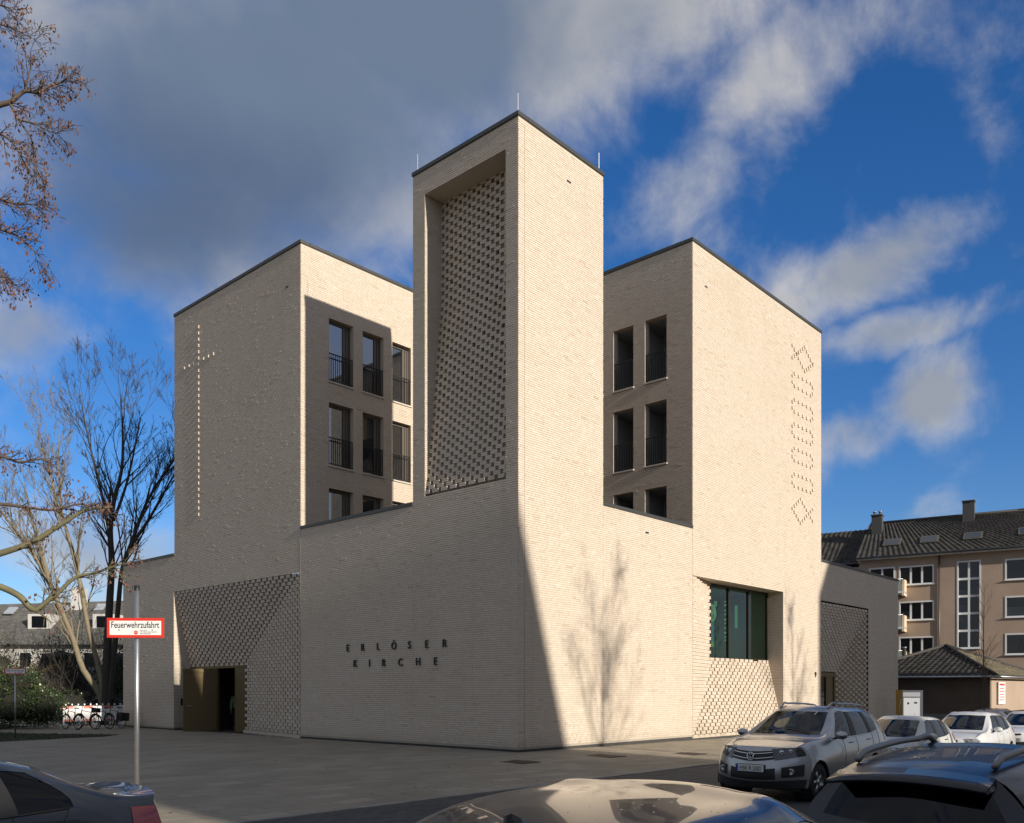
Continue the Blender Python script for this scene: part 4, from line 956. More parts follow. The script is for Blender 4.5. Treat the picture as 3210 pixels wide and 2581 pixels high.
# ================================================================== trees
M['bark_dark'] = mat('dark_bark', (.05, .042, .035), .9, vary=.35, vscale=6); M['bark_sunlit'] = mat('sunlit_bark', (.20, .165, .105), .9, vary=.35, vscale=5); M['bark_lichen'] = mat('lichen_bark', (.15, .135, .075), .9, vary=.5, vscale=9)
M['twig'] = mat('twig_bark', (.10, .072, .055), .9); M['brownleaf'] = mat('dry_brown_leaf', (.115, .055, .036), .75, tone=.55)
def rdir(d, ang, rnd):
    d = Vector(d).normalized(); e = Vector((0, 0, 1)) if abs(d.z) < .9 else Vector((1, 0, 0)); a = d.cross(e).normalized(); b = a.cross(d); t = rnd.random()*6.283
    return (d*math.cos(ang)+(a*math.cos(t)+b*math.sin(t))*math.sin(ang)).normalized()
def spline(pts, n):
    return [Vector(p) for p in hermite_eval(np.array(pts, float), n)]
def grow(mb, p, d, L, r, lvl, rnd, up=.25, ang=.55, kids=(5, 8), minr=.004, decay=.62, tips=None):
    n = 5 if lvl > 1 else 3; pts = [Vector(p)]; d = Vector(d).normalized()
    for i in range(n):
        d = (d+Vector((rnd.gauss(0, .10), rnd.gauss(0, .10), rnd.gauss(0, .06)+up*.16))).normalized(); pts.append(pts[-1]+d*L/n)
    r1 = max(minr, r*.35); mb.tube(pts, [r+(r1-r)*i/n for i in range(n+1)], 6 if r > .04 else (4 if r > .02 else 3), cap=False)
    if lvl <= 0:
        if tips is not None: tips.append((pts[-1], d))
        return
    for k in range(rnd.randint(*kids)):
        t = rnd.uniform(.25, 1.)*n; i = min(int(t), n-1); q = pts[i].lerp(pts[i+1], t-i)
        dd = (pts[i+1]-pts[i]).normalized(); grow(mb, q, rdir(dd, rnd.uniform(ang*.6, ang*1.3), rnd), L*rnd.uniform(decay*.75, decay*1.15)*(1-.35*t/n), max(minr, r*(1-.62*t/n)*.55), lvl-1, rnd, up, ang, kids, minr, decay, tips)
def limb(mb, pts, r0, r1, rnd, lvl, L, kids, ang=.5, up=.3, start=.15, nsub=4, minr=.006, sides=7, tips=None, dens=1.):
    P_ = spline(pts, nsub); n = len(P_); mb.tube(P_, [r0+(r1-r0)*i/(n-1) for i in range(n)], sides, cap=True)
    for i in range(1, n):
        if i/n < start: continue
        for k in range(kids if rnd.random() < dens else 0):
            d = rdir((P_[i]-P_[i-1]).normalized(), rnd.uniform(ang*.6, ang*1.4), rnd); rr = (r0+(r1-r0)*i/(n-1))*.45
            grow(mb, P_[i], d, L*rnd.uniform(.6, 1.2), max(minr, min(rr, .05)), lvl, rnd, up, ang, (3, 5) if lvl < 3 else (3, 4), minr, .6, tips)
# multi-stemmed tree behind the bicycles
t1 = empty('bare_tree', (.62, 29.5, 0), 0, 'leafless tree with several steep stems behind the bicycles, left of the church', 'tree'); rn = random.Random(11); o3 = np.array((.62, 29.5, 0))
base = (.62, 29.5, -.1)
stems = [  # paler bark colour paints sunlight on some stems of the one tree
    (M['bark_sunlit'], [base, (.45, 29.7, 1.6), (-.13, 30.3, 2.84), (-.45, 30.75, 4.4), (-.95, 31.28, 6.2), (-1.4, 31.75, 7.6), (-2.0, 32.4, 9.2), (-2.8, 33.3, 10.7), (-3.5, 34.0, 12.2)], .19, .04),
    (M['bark_sunlit'], [(-1.2, 31.5, 7.0), (-1.5, 31.9, 8.6), (-1.8, 32.2, 10.2), (-2.2, 32.6, 12.4)], .11, .03),
    (M['bark_sunlit'], [base, (.5, 29.6, 2.4), (.08, 30.14, 4.9), (-.28, 30.54, 7.78), (-.69, 31., 10.1), (-1.06, 31.39, 11.64), (-1.32, 31.68, 13.4), (-1.7, 32.1, 15.0)], .16, .03),
    (M['bark_sunlit'], [(-.1, 30.3, 6.6), (-.49, 30.77, 8.94), (-.80, 31.1, 10.6), (-.95, 31.3, 12.6), (-.95, 31.28, 15.2)], .09, .025),
    (M['bark_dark'], [base, (.71, 29.45, 3.), (.81, 29.34, 6.24), (.89, 29.26, 8.56), (.84, 29.31, 10.1), (.97, 29.17, 11.64), (1.23, 28.88, 13.2), (1.28, 28.83, 15.), (1.2, 28.9, 17.)], .24, .03),
    (M['bark_dark'], [(.87, 29.28, 9.4), (.6, 29.57, 11.6), (.34, 29.85, 13.2), (.08, 30.14, 14.8), (-.15, 30.4, 16.6)], .10, .025),
    (M['bark_dark'], [(.95, 29.2, 10.6), (1.38, 28.71, 12.4), (1.64, 28.43, 14.), (1.9, 28.14, 16.)], .085, .025),
    (M['bark_dark'], [base, (.95, 29.2, 3.2), (1.12, 29., 6.2), (1.28, 28.83, 8.2), (1.64, 28.43, 9.7), (1.95, 28.08, 11.), (2.42, 27.57, 12.4), (2.94, 27., 13.5), (3.5, 26.4, 15.2)], .16, .03),
    (M['bark_dark'], [(1.5, 28.6, 9.2), (2.16, 27.86, 10.6), (2.7, 27.3, 12.), (3.3, 26.6, 13.6)], .10, .03)]
for m_, pts, r0, r1 in stems:
    mb = MB(); limb(mb, [np.array(p)-o3 for p in pts], r0, r1, rn, 3, 2.6, 2, .42, .5, .30, 3, .006, dens=.95); mb.build('stem', m_, t1, True)
# dense dark undergrowth behind
def scrub(name, label, cat, cx, cy, w_, h_, n, m_, seed, spread=.9):
    mb = MB(); r2 = random.Random(seed)
    for i in range(n):
        a = r2.uniform(-1, 1); p = Vector((a*w_*.7, r2.uniform(-1, 1)*.8, 0)); grow(mb, p, (r2.gauss(0, spread*.5)+a*.3, r2.gauss(0, spread*.5), 1), h_*r2.uniform(.6, 1.1), .018, 2, r2, .1, .6, (3, 5), .005)
    o = mb.build(name, m_, loc=(cx, cy, 0)); tag(o, label, cat); return o
scrub('shrub', 'tangled bare dark shrub behind the barrier beside the church', 'shrub', 1.2, 32.5, 2.4, 3.6, 34, M['bark_dark'], 5)
scrub('shrub', 'bare twiggy dark shrub above the evergreen bush', 'shrub', -2.2, 33.5, 2.4, 3.6, 26, M['bark_dark'], 6)
scrub('shrub', 'ochre twiggy shrub at the left edge above the evergreen bush', 'shrub', -6.2, 29.5, 1.6, 3.9, 34, mat('ochre_twig', (.22, .13, .05), .9), 8, 1.2)
for k, (x, y, w_, h_, n, c_) in enumerate(((3.5, 40., 3., 5.8, 60, 'dark'), (-1.5, 43., 3.2, 5.6, 60, 'twig'), (-6.5, 42., 3.2, 5.6, 60, 'dark'), (-11., 41., 3., 5.4, 50, 'twig'), (1., 37., 2.6, 4.6, 34, 'dark'))):
    scrub('shrub', ('tall bare shrub between the church wall and the row houses', 'tall twiggy shrub in front of the white row house windows', 'tall bare shrub behind the evergreen bush', 'tall twiggy shrub at the left edge before the row houses', 'bare dark shrub directly behind the leafless tree')[k], 'shrub', x, y, w_, h_, n, M['bark_dark'] if c_ == 'dark' else mat('olive_twig', (.06, .05, .03), .9), 60+k, 1.0)
# evergreen bush
def leafmat(name, c, rough=.35):
    m = mat(name, c, rough, spec=.6, tone=.75); return m
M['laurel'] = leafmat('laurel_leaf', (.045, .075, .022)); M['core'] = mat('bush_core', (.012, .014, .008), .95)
def bush(name, label, blobs, n, ls, m_, loc, seed):
    r2 = random.Random(seed); root = empty(name, loc, 0, label, 'bush'); mb = MB(); core = MB()
    for (cx, cy, cz, a, b, c) in blobs:
        k = max(60, int(n*a*c/sum(q[3]*q[5] for q in blobs)))
        for i in range(k):
            u = Vector((r2.gauss(0, 1), r2.gauss(0, 1), r2.gauss(0, 1))).normalized(); rr = r2.uniform(.62, 1.06)+r2.gauss(0, .05)
            p = Vector((cx+u.x*a*rr, cy+u.y*b*rr, cz+u.z*c*rr))
            if p.z < .03: continue
            d = (u+Vector((r2.gauss(0, .7), r2.gauss(0, .7), r2.gauss(.2, .6)))).normalized(); s = rdir(d, 1.57, r2); l = ls*r2.uniform(.6, 1.25); w_ = l*.36
            mb.quad(tuple(p), tuple(p+d*l*.5+s*w_), tuple(p+d*l), tuple(p+d*l*.5-s*w_), r2.random())
        for i in range(9):
            pass
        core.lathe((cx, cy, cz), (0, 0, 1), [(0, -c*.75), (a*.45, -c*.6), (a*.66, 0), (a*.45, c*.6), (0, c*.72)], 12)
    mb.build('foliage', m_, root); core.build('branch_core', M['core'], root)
    tw = MB()
    for (cx, cy, cz, a, b, c) in blobs:
        for i in range(10): grow(tw, (cx*.9, cy, max(0, cz-c)), rdir((0, 0, 1), r2.uniform(.1, .8), r2), c*1.9, .014, 1, r2, .1, .5, (2, 4), .004)
    tw.build('twigs', M['twig'], root); return root
bush('evergreen_bush', 'glossy green evergreen bush behind the small sign at the left', [(0, 0, 1.3, 1.5, 1.1, 1.25), (-1.2, .7, 1.5, 1.3, 1., 1.3), (1.2, -.4, 1.0, 1.1, .9, .95), (.2, -.3, 2.1, 1.0, .8, .8), (-2.3, 1.2, 1.2, 1.3, 1., 1.2), (-.9, .6, 2.5, .8, .7, .7)], 15000, .105, M['laurel'], (-4.5, 27.6, 0), 4)
bush('evergreen_bush', 'tall dark ivy clad thicket before the row houses', [(0, 0, 2.2, 2.4, 1.2, 2.4), (3.2, -2.2, 2.3, 2.2, 1.2, 2.5), (-3.4, 1.0, 2.0, 2.4, 1.2, 2.2), (-6.8, 1.2, 2.2, 2.4, 1.2, 2.5), (6.2, -5, 2.2, 2., 1.2, 2.4), (-10, 1.5, 2.1, 2.4, 1.2, 2.3)], 15000, .15, leafmat('thicket_leaf', (.03, .036, .015)), (-2., 39., 0), 19)
bush('evergreen_bush', 'dark evergreen hedge in the shade below the leafless tree', [(0, 0, .9, 1.6, .8, .95), (1.9, -.5, .8, 1.2, .8, .8), (-1.8, .4, 1., 1.4, .8, 1.)], 6000, .10, leafmat('dark_hedge_leaf', (.022, .03, .012)), (-.6, 31.2, 0), 9)
# near tree with dry seed clusters: trunk stands left of the picture
t2 = empty('leafy_branch_tree', (-17.18, -.68, 0), 0, 'tree reaching in from the left with lichen branches and brown dry leaves', 'tree'); rn = random.Random(23); o2 = Vector((-17.18, -.68, 0))
mb = MB(); mb.tube([Vector(p) for p in ((0, 0, -.1), (.02, 0, 2.), (0, .03, 4.5), (.03, -.02, 7.), (.07, -.06, 10.2), (.1, -.1, 13.5))], [.30, .25, .21, .16, .11, .03], 12); mb.build('trunk', M['bark_lichen'], t2, True)
L2 = [(4.0, .075, .014, [(-15.79, -2.94, 3.45), (-15.21, -3.58, 3.58), (-14.92, -3.9, 3.69), (-14.63, -4.22, 3.84), (-14.33, -4.54, 4.11), (-14.13, -4.77, 4.28), (-13.91, -5.01, 4.32)]),
      (3.6, .07, .008, [(-15.79, -2.94, 3.41), (-15.21, -3.58, 3.3), (-14.92, -3.9, 3.24), (-14.74, -4.1, 3.11), (-14.59, -4.26, 2.92), (-14.52, -4.34, 3.0), (-14.39, -4.48, 3.15), (-14.23, -4.66, 3.36), (-14.04, -4.87, 3.43), (-13.89, -5.03, 3.51), (-13.7, -5.24, 3.58)]),
      (9.2, .055, .006, [(-15.79, -2.94, 9.4), (-15.21, -3.58, 9.61), (-14.92, -3.9, 9.79), (-14.82, -4.02, 9.83), (-14.69, -4.15, 9.98), (-14.57, -4.29, 9.96), (-14.46, -4.4, 10.05), (-14.36, -4.51, 10.1), (-14.28, -4.61, 10.16)]),
      (None, .016, .004, [(-14.69, -4.15, 9.98), (-14.66, -4.19, 10.18), (-14.63, -4.22, 10.35), (-14.64, -4.21, 10.52)]),
      (None, .022, .004, [(-14.83, -4.0, 9.82), (-14.75, -4.09, 9.6), (-14.61, -4.24, 9.26), (-14.6, -4.25, 8.86)]),
      (None, .014, .004, [(-14.74, -4.1, 9.58), (-14.6, -4.26, 9.53), (-14.45, -4.42, 9.42), (-14.35, -4.53, 9.4)]),
      (10.5, .03, .005, [(-15.79, -2.94, 10.7), (-15.21, -3.58, 10.83), (-14.92, -3.9, 10.89), (-14.77, -4.06, 10.81), (-14.66, -4.19, 10.72)]),
      (10.7, .03, .005, [(-15.79, -2.94, 11.0), (-15.21, -3.58, 11.1), (-14.92, -3.9, 11.15), (-14.83, -4.0, 11.1), (-14.77, -4.06, 11.02)]),
      (8.2, .035, .005, [(-15.79, -2.94, 8.4), (-15.21, -3.58, 8.44), (-14.92, -3.9, 8.51), (-14.77, -4.06, 8.44), (-14.63, -4.22, 8.44), (-14.54, -4.32, 8.4)]),
      (7.9, .035, .005, [(-15.79, -2.94, 8.1), (-15.21, -3.58, 8.12), (-14.92, -3.9, 8.1), (-14.74, -4.1, 7.99), (-14.6, -4.26, 7.79), (-14.48, -4.38, 7.62)]),
      (8.8, .035, .005, [(-15.79, -2.94, 9.05), (-15.21, -3.58, 9.18), (-14.92, -3.9, 9.4), (-14.8, -4.03, 9.27), (-14.71, -4.13, 9.05), (-14.67, -4.18, 8.96)]),
      (7.4, .03, .005, [(-15.79, -2.94, 7.58), (-15.2, -3.6, 7.6), (-14.92, -3.9, 7.58), (-14.9, -3.92, 7.49), (-14.86, -3.97, 7.4), (-14.8, -4.03, 7.34)]),
      (4.6, .045, .006, [(-15.79, -2.94, 4.8), (-15.21, -3.58, 4.97), (-14.92, -3.9, 5.02), (-14.74, -4.1, 4.93), (-14.54, -4.32, 4.97), (-14.36, -4.51, 4.8)]),
      (4.2, .045, .006, [(-15.79, -2.94, 4.28), (-15.21, -3.58, 4.32), (-14.92, -3.9, 4.36), (-14.68, -4.16, 4.32), (-14.42, -4.45, 4.28), (-14.19, -4.71, 4.36), (-13.98, -4.93, 4.28)])]
tips = []
for z0, r0, r1, pts in L2:
    pts = [Vector(p)-o2 for p in pts]
    if z0: pts = [Vector((.05, -.1, z0-.5)), Vector((.6, -.9, (z0-.5+pts[0].z)/2))]+pts
    mb = MB(); big = bool(z0) and z0 in (4.0, 3.6)
    limb(mb, pts, r0, r1, rn, 1 if not big else 1, .27 if not big else .30, 2, .75, .05, .45 if z0 else .1, 4, .0035, 6, tips, .8 if not big else .35); mb.build('branch', M['bark_lichen'] if big else M['twig'], t2, True)
mb = MB()
for (p, d) in tips:
    if rn.random() < .62:
        for k in range(rn.randint(2, 5)):
            q = p+Vector((rn.gauss(0, .03), rn.gauss(0, .03), -rn.random()*.07)); a = rdir((0, 0, -1), rn.uniform(0, .8), rn); s = rdir(a, 1.57, rn); l = rn.uniform(.025, .06); w_ = l*.33
            mb.quad(tuple(q), tuple(q+a*l*.5+s*w_), tuple(q+a*l), tuple(q+a*l*.5-s*w_+d*.008), rn.random())
o = mb.build('leaves', M['brownleaf'], t2, kind='stuff')
# slender street tree at the right
def young_tree(label, x, y, h, r, seed, lvl=2, group=None, fork=1.8, z0=0., lk=1.):
    t = empty('street_tree', (x, y, z0), 0, label, 'tree', group); r2 = random.Random(seed)
    mb = MB(); P_ = spline([(0, 0, -.2), (.02, 0, h*.3), (-.03, .02, h*.6), (.02, 0, h)], 5); n = len(P_)
    mb.tube(P_, [r*(1-.88*i/(n-1)) for i in range(n)], 8); mb.build('trunk', M['bark_dark'], t, True)
    mb = MB()
    for i in range(n):
        if P_[i].z < fork: continue
        for k in range(3): grow(mb, P_[i], rdir((0, 0, 1), r2.uniform(.35, .85), r2), h*.24*lk*(1.15-.6*P_[i].z/h), r*.30*(1-.6*P_[i].z/h), lvl, r2, .5, .5, (3, 5), .0035)
    mb.build('crown', M['twig'], t, True); return t
young_tree('slender leafless young tree in front of the hip roofed hut', 24.9, -6.05, 6.6, .055, 3, 1, None, 2.3, road_z(25), .8)
young_tree('leafless street tree opposite the tower, behind the viewer', 3.6, -18.2, 9.4, .12, 41, 3, 'street trees across the road', 4.0, -.1, 1.8)
young_tree('leafless street tree opposite the recessed window, behind the viewer', 17.7, -19.2, 10.4, .10, 52, 3, 'street trees across the road', 4.8, -.4, 1.3)
# ================================================================== signs
def fire_sign(label, x, y, w_, h_, ztop, zpole, rz, txt, pr, tsize, z0=0.):
    s = empty('fire_access_sign', (x, y, z0), rz, label, 'sign')
    mb = MB(); mb.tube([(0, 0, -.05), (0, 0, zpole)], pr, 16); mb.build('pole', M['steel'], s, True)
    mb = MB(); mb.lathe((0, 0, zpole), (0, 0, 1), [(pr*1.08, -.05), (pr*1.08, .02), (0, .025)], 16); mb.build('pole_cap', M['black'], s, True)
    f = pr+.015; zb = ztop-h_
    mb = MB(); mb.box(-w_/2, w_/2, -f-.006, -f, zb, ztop); b_ = bevel(mb.build('board', M['red'], s), .003, 1)
    m_ = h_*.145; mb = MB(); mb.box(-w_/2+m_, w_/2-m_, -f-.009, -f-.0065, zb+m_, ztop-m_); mb.build('board_field', M['signwhite'], b_)
    mt = Matrix(((1, 0, 0), (0, 0, -1), (0, 1, 0))).to_4x4()
    o = link('lettering', text_mesh('lettering', txt, tsize, .0008, M['letter'], (w_-2.6*m_)/1.0, offset=.001), b_)
    # fit the word to the field width
    co = [v.co.x for v in o.data.vertices]; k = (w_-3.2*m_)/(max(co)-min(co)); mid_ = (max(co)+min(co))/2
    for v in o.data.vertices: v.co.x = (v.co.x-mid_)*k
    o.matrix_local = Matrix.Translation((0, -f-.0105, zb+h_*.50)) @ mt
    for i, ln in enumerate(('Stadt Köln', 'Die Oberbürgermeisterin', 'Bauaufsichtsamt')):
        me = text_mesh('small_lettering', ln, h_*.085, .0005, M['letter'], .95, 'LEFT'); q = link('small_lettering', me, b_); q.matrix_local = Matrix.Translation((w_*.085, -f-.0105, zb+h_*(.36-.085*i))) @ mt
    mb = MB(); mb.lathe((w_*.01, -f-.0092, zb+h_*.27), (0, -1, 0), [(0, 0), (h_*.10, 0), (h_*.10, .002), (0, .002)], 20); mb.build('city_seal', M['pin'], b_)
    mb = MB(); mb.box(w_*.01-h_*.06, w_*.01+h_*.06, -f-.013, -f-.0112, zb+h_*.27, zb+h_*.29); mb.build('seal_bar', M['signwhite'], b_)
    for sx in (-.28, .30): mb = MB(); mb.lathe((w_*sx, -f-.009, zb+h_*.40), (0, -1, 0), [(.012, 0), (.011, .005), (0, .007)], 10); mb.build('bolt', M['steel'], b_, True)
    for zz in (zb+.03, ztop-.03): mb = MB(); mb.torus((0, 0, zz), (0, 0, 1), pr+.004, .006, 16, 6); mb.build('clamp', M['steel'], s, True)
    return s
fire_sign('red and white Feuerwehrzufahrt sign on a steel pole behind the dark sedan', -13.21, -4.29, .825, .292, 2.98, 3.44, -.833+.05, 'Feuerwehrzufahrt', .036, .135, -.09)
fire_sign('small red and white fire brigade sign on a pole in the lawn', -7.12, 19.03, .70, .235, 2.63, 2.62, -.833+.5, 'Flächen für die Feuerwehr', .028, .07)
# ================================================================== bicycles, barrier
def bicycle(label, x, y, rz, col, bag=False, basket=False, lean=.06):
    b = empty('bicycle', (x, y, 0), rz, label, 'bicycle', 'bicycles leaning by the barrier'); b.rotation_euler = (lean, 0, rz)
    fm = mat('bicycle_frame', col, .4, .3, coat=.5)
    for wx in (-.53, .53):
        w_ = empty('wheel', (wx, 0, .345)); w_.parent = b
        mb = MB(); mb.torus((0, 0, 0), (0, 1, 0), .325, .021, 28, 6); mb.build('tyre', M['rubber'], w_, True)
        mb = MB(); mb.torus((0, 0, 0), (0, 1, 0), .302, .008, 28, 5)
        for k in range(14): a = k*math.pi/7; mb.tube([(0, 0, 0), (math.cos(a)*.30, 0, math.sin(a)*.30)], .0025, 3, False)
        mb.lathe((0, -.04, 0), (0, 1, 0), [(.022, 0), (.022, .08)], 8); mb.build('rim', M['steel'], w_)
        mb = MB(); t = np.linspace(.2, 2.6, 12); mb.tube([(wx+math.cos(a)*.36, 0, .345+math.sin(a)*.36) for a in t], .018, 5); mb.build('mudguard', M['black'], b, True)
    mb = MB()
    for p, q, r in (((-.12, 0, .30), (-.22, 0, .82), .016), ((-.22, 0, .78), (.38, 0, .86), .016), ((-.12, 0, .30), (.41, 0, .74), .019), ((-.12, 0, .30), (-.53, .04, .345), .010), ((-.12, 0, .30), (-.53, -.04, .345), .010), ((-.22, 0, .76), (-.53, .04, .345), .009), ((-.22, 0, .76), (-.53, -.04, .345), .009), ((.36, 0, .90), (.42, 0, .68), .02), ((.42, .045, .68), (.53, .045, .345), .011), ((.42, -.045, .68), (.53, -.045, .345), .011)): mb.tube([p, q], r, 6)
    mb.build('frame', fm, b, True)
    mb = MB(); mb.tube([(.36, 0, .9), (.34, 0, 1.06)], .013, 6); mb.tube([(.20, -.30, 1.05), (.33, -.24, 1.07), (.36, 0, 1.06), (.33, .24, 1.07), (.20, .30, 1.05)], .012, 6); mb.build('handlebar', M['dark'], b, True)
    mb = MB(); mb.tube([(-.22, 0, .80), (-.25, 0, .95)], .013, 6); mb.prism([(-.40, -.085, .95), (-.40, .085, .95), (-.10, .018, .96), (-.10, -.018, .96)], (0, 0, .05)); bevel(mb.build('saddle', M['black'], b), .015, 2)
    mb = MB(); mb.lathe((-.12, -.05, .30), (0, 1, 0), [(0, 0), (.09, 0), (.09, .01), (0, .01)], 16); mb.tube([(-.12, .07, .30), (-.05, .09, .15)], .011, 5); mb.tube([(-.12, -.07, .30), (-.19, -.09, .45)], .011, 5); mb.build('crank', M['dark'], b, True)
    mb = MB(); mb.obox((-.72, 0, .74), (-.26, 0, .76), .13, .012); mb.tube([(-.68, .06, .73), (-.53, .05, .35)], .006, 4); mb.tube([(-.68, -.06, .73), (-.53, -.05, .35)], .006, 4); mb.build('rack', M['dark'], b)
    if bag:
        for sy in (.16, -.16): mb = MB(); mb.box(-.78, -.44, sy-.08, sy+.08, .36, .74); bevel(mb.build('pannier_bag', M['black'], b), .03, 2)
    if basket: mb = MB(); mb.box(-.66, -.34, -.14, .14, .77, .98); bevel(mb.build('basket', M['dark'], b), .02, 1)
for i, (x, y, a, col, bg, bk, lb) in enumerate(((-2.95, 24.55, 1.70, (.05, .05, .055), False, False, 'black bicycle at the left end of the row before the barrier'), (-2.35, 24.35, 1.92, (.10, .02, .02), False, True, 'dark bicycle with a rear basket, second from the left'), (-1.80, 24.1, 1.82, (.03, .03, .05), False, False, 'dark bicycle, third from the left, with its rear wheel toward the plaza'), (-1.0, 24.6, 1.75, (.02, .02, .02), True, False, 'black bicycle with pannier bags beside the church wall'))):
    bicycle(lb, x, y, a, col, bg, bk)
br = empty('construction_barrier', (-1.8, 28.6, 0), 0, 'red and white construction barrier standing sunlit behind the bicycles', 'barrier')
M['barwhite'] = mat('barrier_white', (.80, .79, .76), .45); M['barred'] = mat('barrier_red', (.72, .26, .20), .45)
for z0, z1 in ((.86, 1.0), (.22, .33)):
    for i in range(6):
        mb = MB(); mb.box(i*.5, i*.5+.498, -.015, .015, z0, z1); mb.build('board', M['barred'] if i % 2 == 0 else M['barwhite'], br)
mb = MB(); mb.box(.02, 2.98, -.006, .006, .33, .86); mb.build('infill_board', M['barwhite'], br)
for i in range(10):
    mb = MB(); mb.lathe((.15+i*.3, 0, 1.02), (0, 0, 1), [(.03, 0), (.04, .03), (.035, .08), (0, .09)], 10); mb.build('reflector_knob', M['barwhite'], br, True)
for x in (.05, 1.5, 2.95): mb = MB(); mb.box(x-.03, x+.03, -.02, .02, .02, 1.02); mb.box(x-.06, x+.06, -.35, .35, 0, .09); mb.build('post', M['barwhite'], br)
# ================================================================== person in the doorway
def person(label, loc, rz, jacket, trousers, skin, hair):
    p = empty('person', loc, rz, label, 'person')
    V = {'pel': (0, 0, .98, .135, .115), 'wst': (0, 0, 1.10, .13, .10), 'che': (0, .0, 1.32, .165, .115), 'nec': (0, .0, 1.49, .062, .06), 'hd0': (0, .015, 1.58, .07, .08), 'hd1': (0, .02, 1.68, .082, .098), 'hd2': (0, .01, 1.76, .06, .07)}
    E = [('pel', 'wst'), ('wst', 'che'), ('che', 'nec'), ('nec', 'hd0'), ('hd0', 'hd1'), ('hd1', 'hd2')]
    for s, t in ((1, 'l'), (-1, 'r')):
        V.update({'sh'+t: (s*.185, 0, 1.44, .068, .068), 'el'+t: (s*.235, -.02, 1.15, .05, .05), 'wr'+t: (s*.24, .05, .90, .034, .03), 'ha'+t: (s*.24, .075, .81, .036, .02), 'hi'+t: (s*.095, 0, .90, .09, .09), 'kn'+t: (s*.105, .02, .50, .06, .062), 'an'+t: (s*.11, -.01, .10, .042, .045), 'to'+t: (s*.125, .15, .04, .04, .03)})
        E += [('che', 'sh'+t), ('sh'+t, 'el'+t), ('el'+t, 'wr'+t), ('wr'+t, 'ha'+t), ('pel', 'hi'+t), ('hi'+t, 'kn'+t), ('kn'+t, 'an'+t), ('an'+t, 'to'+t)]
    def skin(name, keys, m_, grow_=0., sub=2):
        ks = [k for k in V if k in keys]; me = bpy.data.meshes.new(name); me.from_pydata([V[k][:3] for k in ks], [(ks.index(a), ks.index(b)) for a, b in E if a in ks and b in ks], [])
        o = bpy.data.objects.new(name, me); COL.objects.link(o); o.parent = p; md = o.modifiers.new('skin', 'SKIN'); o.modifiers.new('sub', 'SUBSURF').levels = sub; o.modifiers['sub'].render_levels = sub
        for k, sv in zip(ks, me.skin_vertices[0].data): sv.radius = (V[k][3]+grow_, V[k][4]+grow_); sv.use_root = k in ('pel', 'che', 'hd1')
        md.use_smooth_shade = True; me.materials.append(m_); return o
    bd = skin('body', set(V), mat('skin', (.45, .28, .20), .6))
    skin('jacket', {'wst', 'che', 'shl', 'shr', 'ell', 'elr', 'wrl', 'wrr', 'pel'}, mat('light_green_jacket', jacket, .8, vary=.12, vscale=6), .028)
    skin('trousers', {'pel', 'hil', 'hir', 'knl', 'knr', 'anl', 'anr'}, mat('dark_trousers', trousers, .85), .022)
    mb = MB(); mb.lathe((0, -.005, 1.66), (0, 0, 1), [(.098, -.06), (.105, .02), (.09, .09), (.05, .125), (0, .135)], 16); mb.build('hair', mat('brown_hair', hair, .7), p, True)
    for s in (1, -1):
        mb = MB(); mb.lathe((s*.032, .108, 1.685), (0, 1, 0), [(.010, 0), (.008, .006), (0, .008)], 8); mb.build('eye', M['letter'], p, True)
        for k in range(5):
            q = (s*(.225+.012*k), .075+.004*k, .80); mb = MB(); mb.tube([q, (q[0], q[1]+.012, q[2]-.05+.006*abs(k-2)), (q[0]-s*.004, q[1]+.028, q[2]-.085+.01*abs(k-2))], [.009, .008, .006], 6); mb.build('finger', M['seat'] if False else mat('skin_finger', (.45, .28, .20), .6) if k == 0 and s == 1 else bpy.data.materials['skin_finger'], p, True)
    mb = MB(); mb.lathe((0, .112, 1.645), (0, 1, -.3), [(.014, -.01), (.012, .012), (0, .02)], 8); mb.build('nose', bpy.data.materials['skin'], p, True)
    return p
person('person in a light green jacket standing inside the church doorway', (2.15, 19.12, 0.0), math.radians(150), (.30, .48, .24), (.03, .035, .045), (.4, .3, .2), (.05, .03, .02))
# ================================================================== houses at the right
def pantile_roof(name, quad, nx, ny, m_, parent, amp=.035, step=.03, res=5, kind=None, mask=None):
    "tiled slope over the quad p00,p10,p11,p01 (eave to ridge): wave across, steps along"
    p00, p10, p11, p01 = [np.array(p, float) for p in quad]
    n = np.cross(p10-p00, p01-p00); n /= np.linalg.norm(n)
    if n[2] < 0: n = -n
    us = np.linspace(0, 1, nx*res+1); V = []; 
    for r in range(ny):
        for e, (v, h) in enumerate(((r/ny, step), ((r+1)/ny-.0005, 0.))):
            a = p00+(p01-p00)*v; b = p10+(p11-p10)*v
            w_ = np.cos(us*nx*2*math.pi); V.append(a[None]+(b-a)[None]*us[:, None]+n[None]*(np.sign(w_)*np.abs(w_)**.8*amp+h)[:, None])
    V = np.array(V); R_, K = V.shape[:2]; idx = np.arange(R_*K).reshape(R_, K)
    F = np.stack([idx[:-1, :-1], idx[:-1, 1:], idx[1:, 1:], idx[1:, :-1]], -1).reshape(-1, 4)
    if mask is not None:
        uc = (us[:-1]+us[1:])/2; rr = (np.arange(R_-1)//2+.5)/ny; keep = mask(uc[None, :], rr[:, None]).reshape(-1)
    tn = np.repeat(RNG.random((R_-1, nx)), res, 1).reshape(-1); F, tn = (F, tn) if mask is None else (F[keep], tn[keep]); me = np_mesh(name, V.reshape(-1, 3), F, tn, m_); me.polygons.foreach_set('use_smooth', [True]*len(F))
    return link(name, me, parent, kind)
M['tile'] = mat('dark_roof_tile', (.046, .041, .037), .75, tone=.45, vary=.3, vscale=1.5); M['tile_moss'] = mat('mossy_roof_tile', (.085, .072, .045), .85, tone=.5, vary=.45, vscale=1.2)
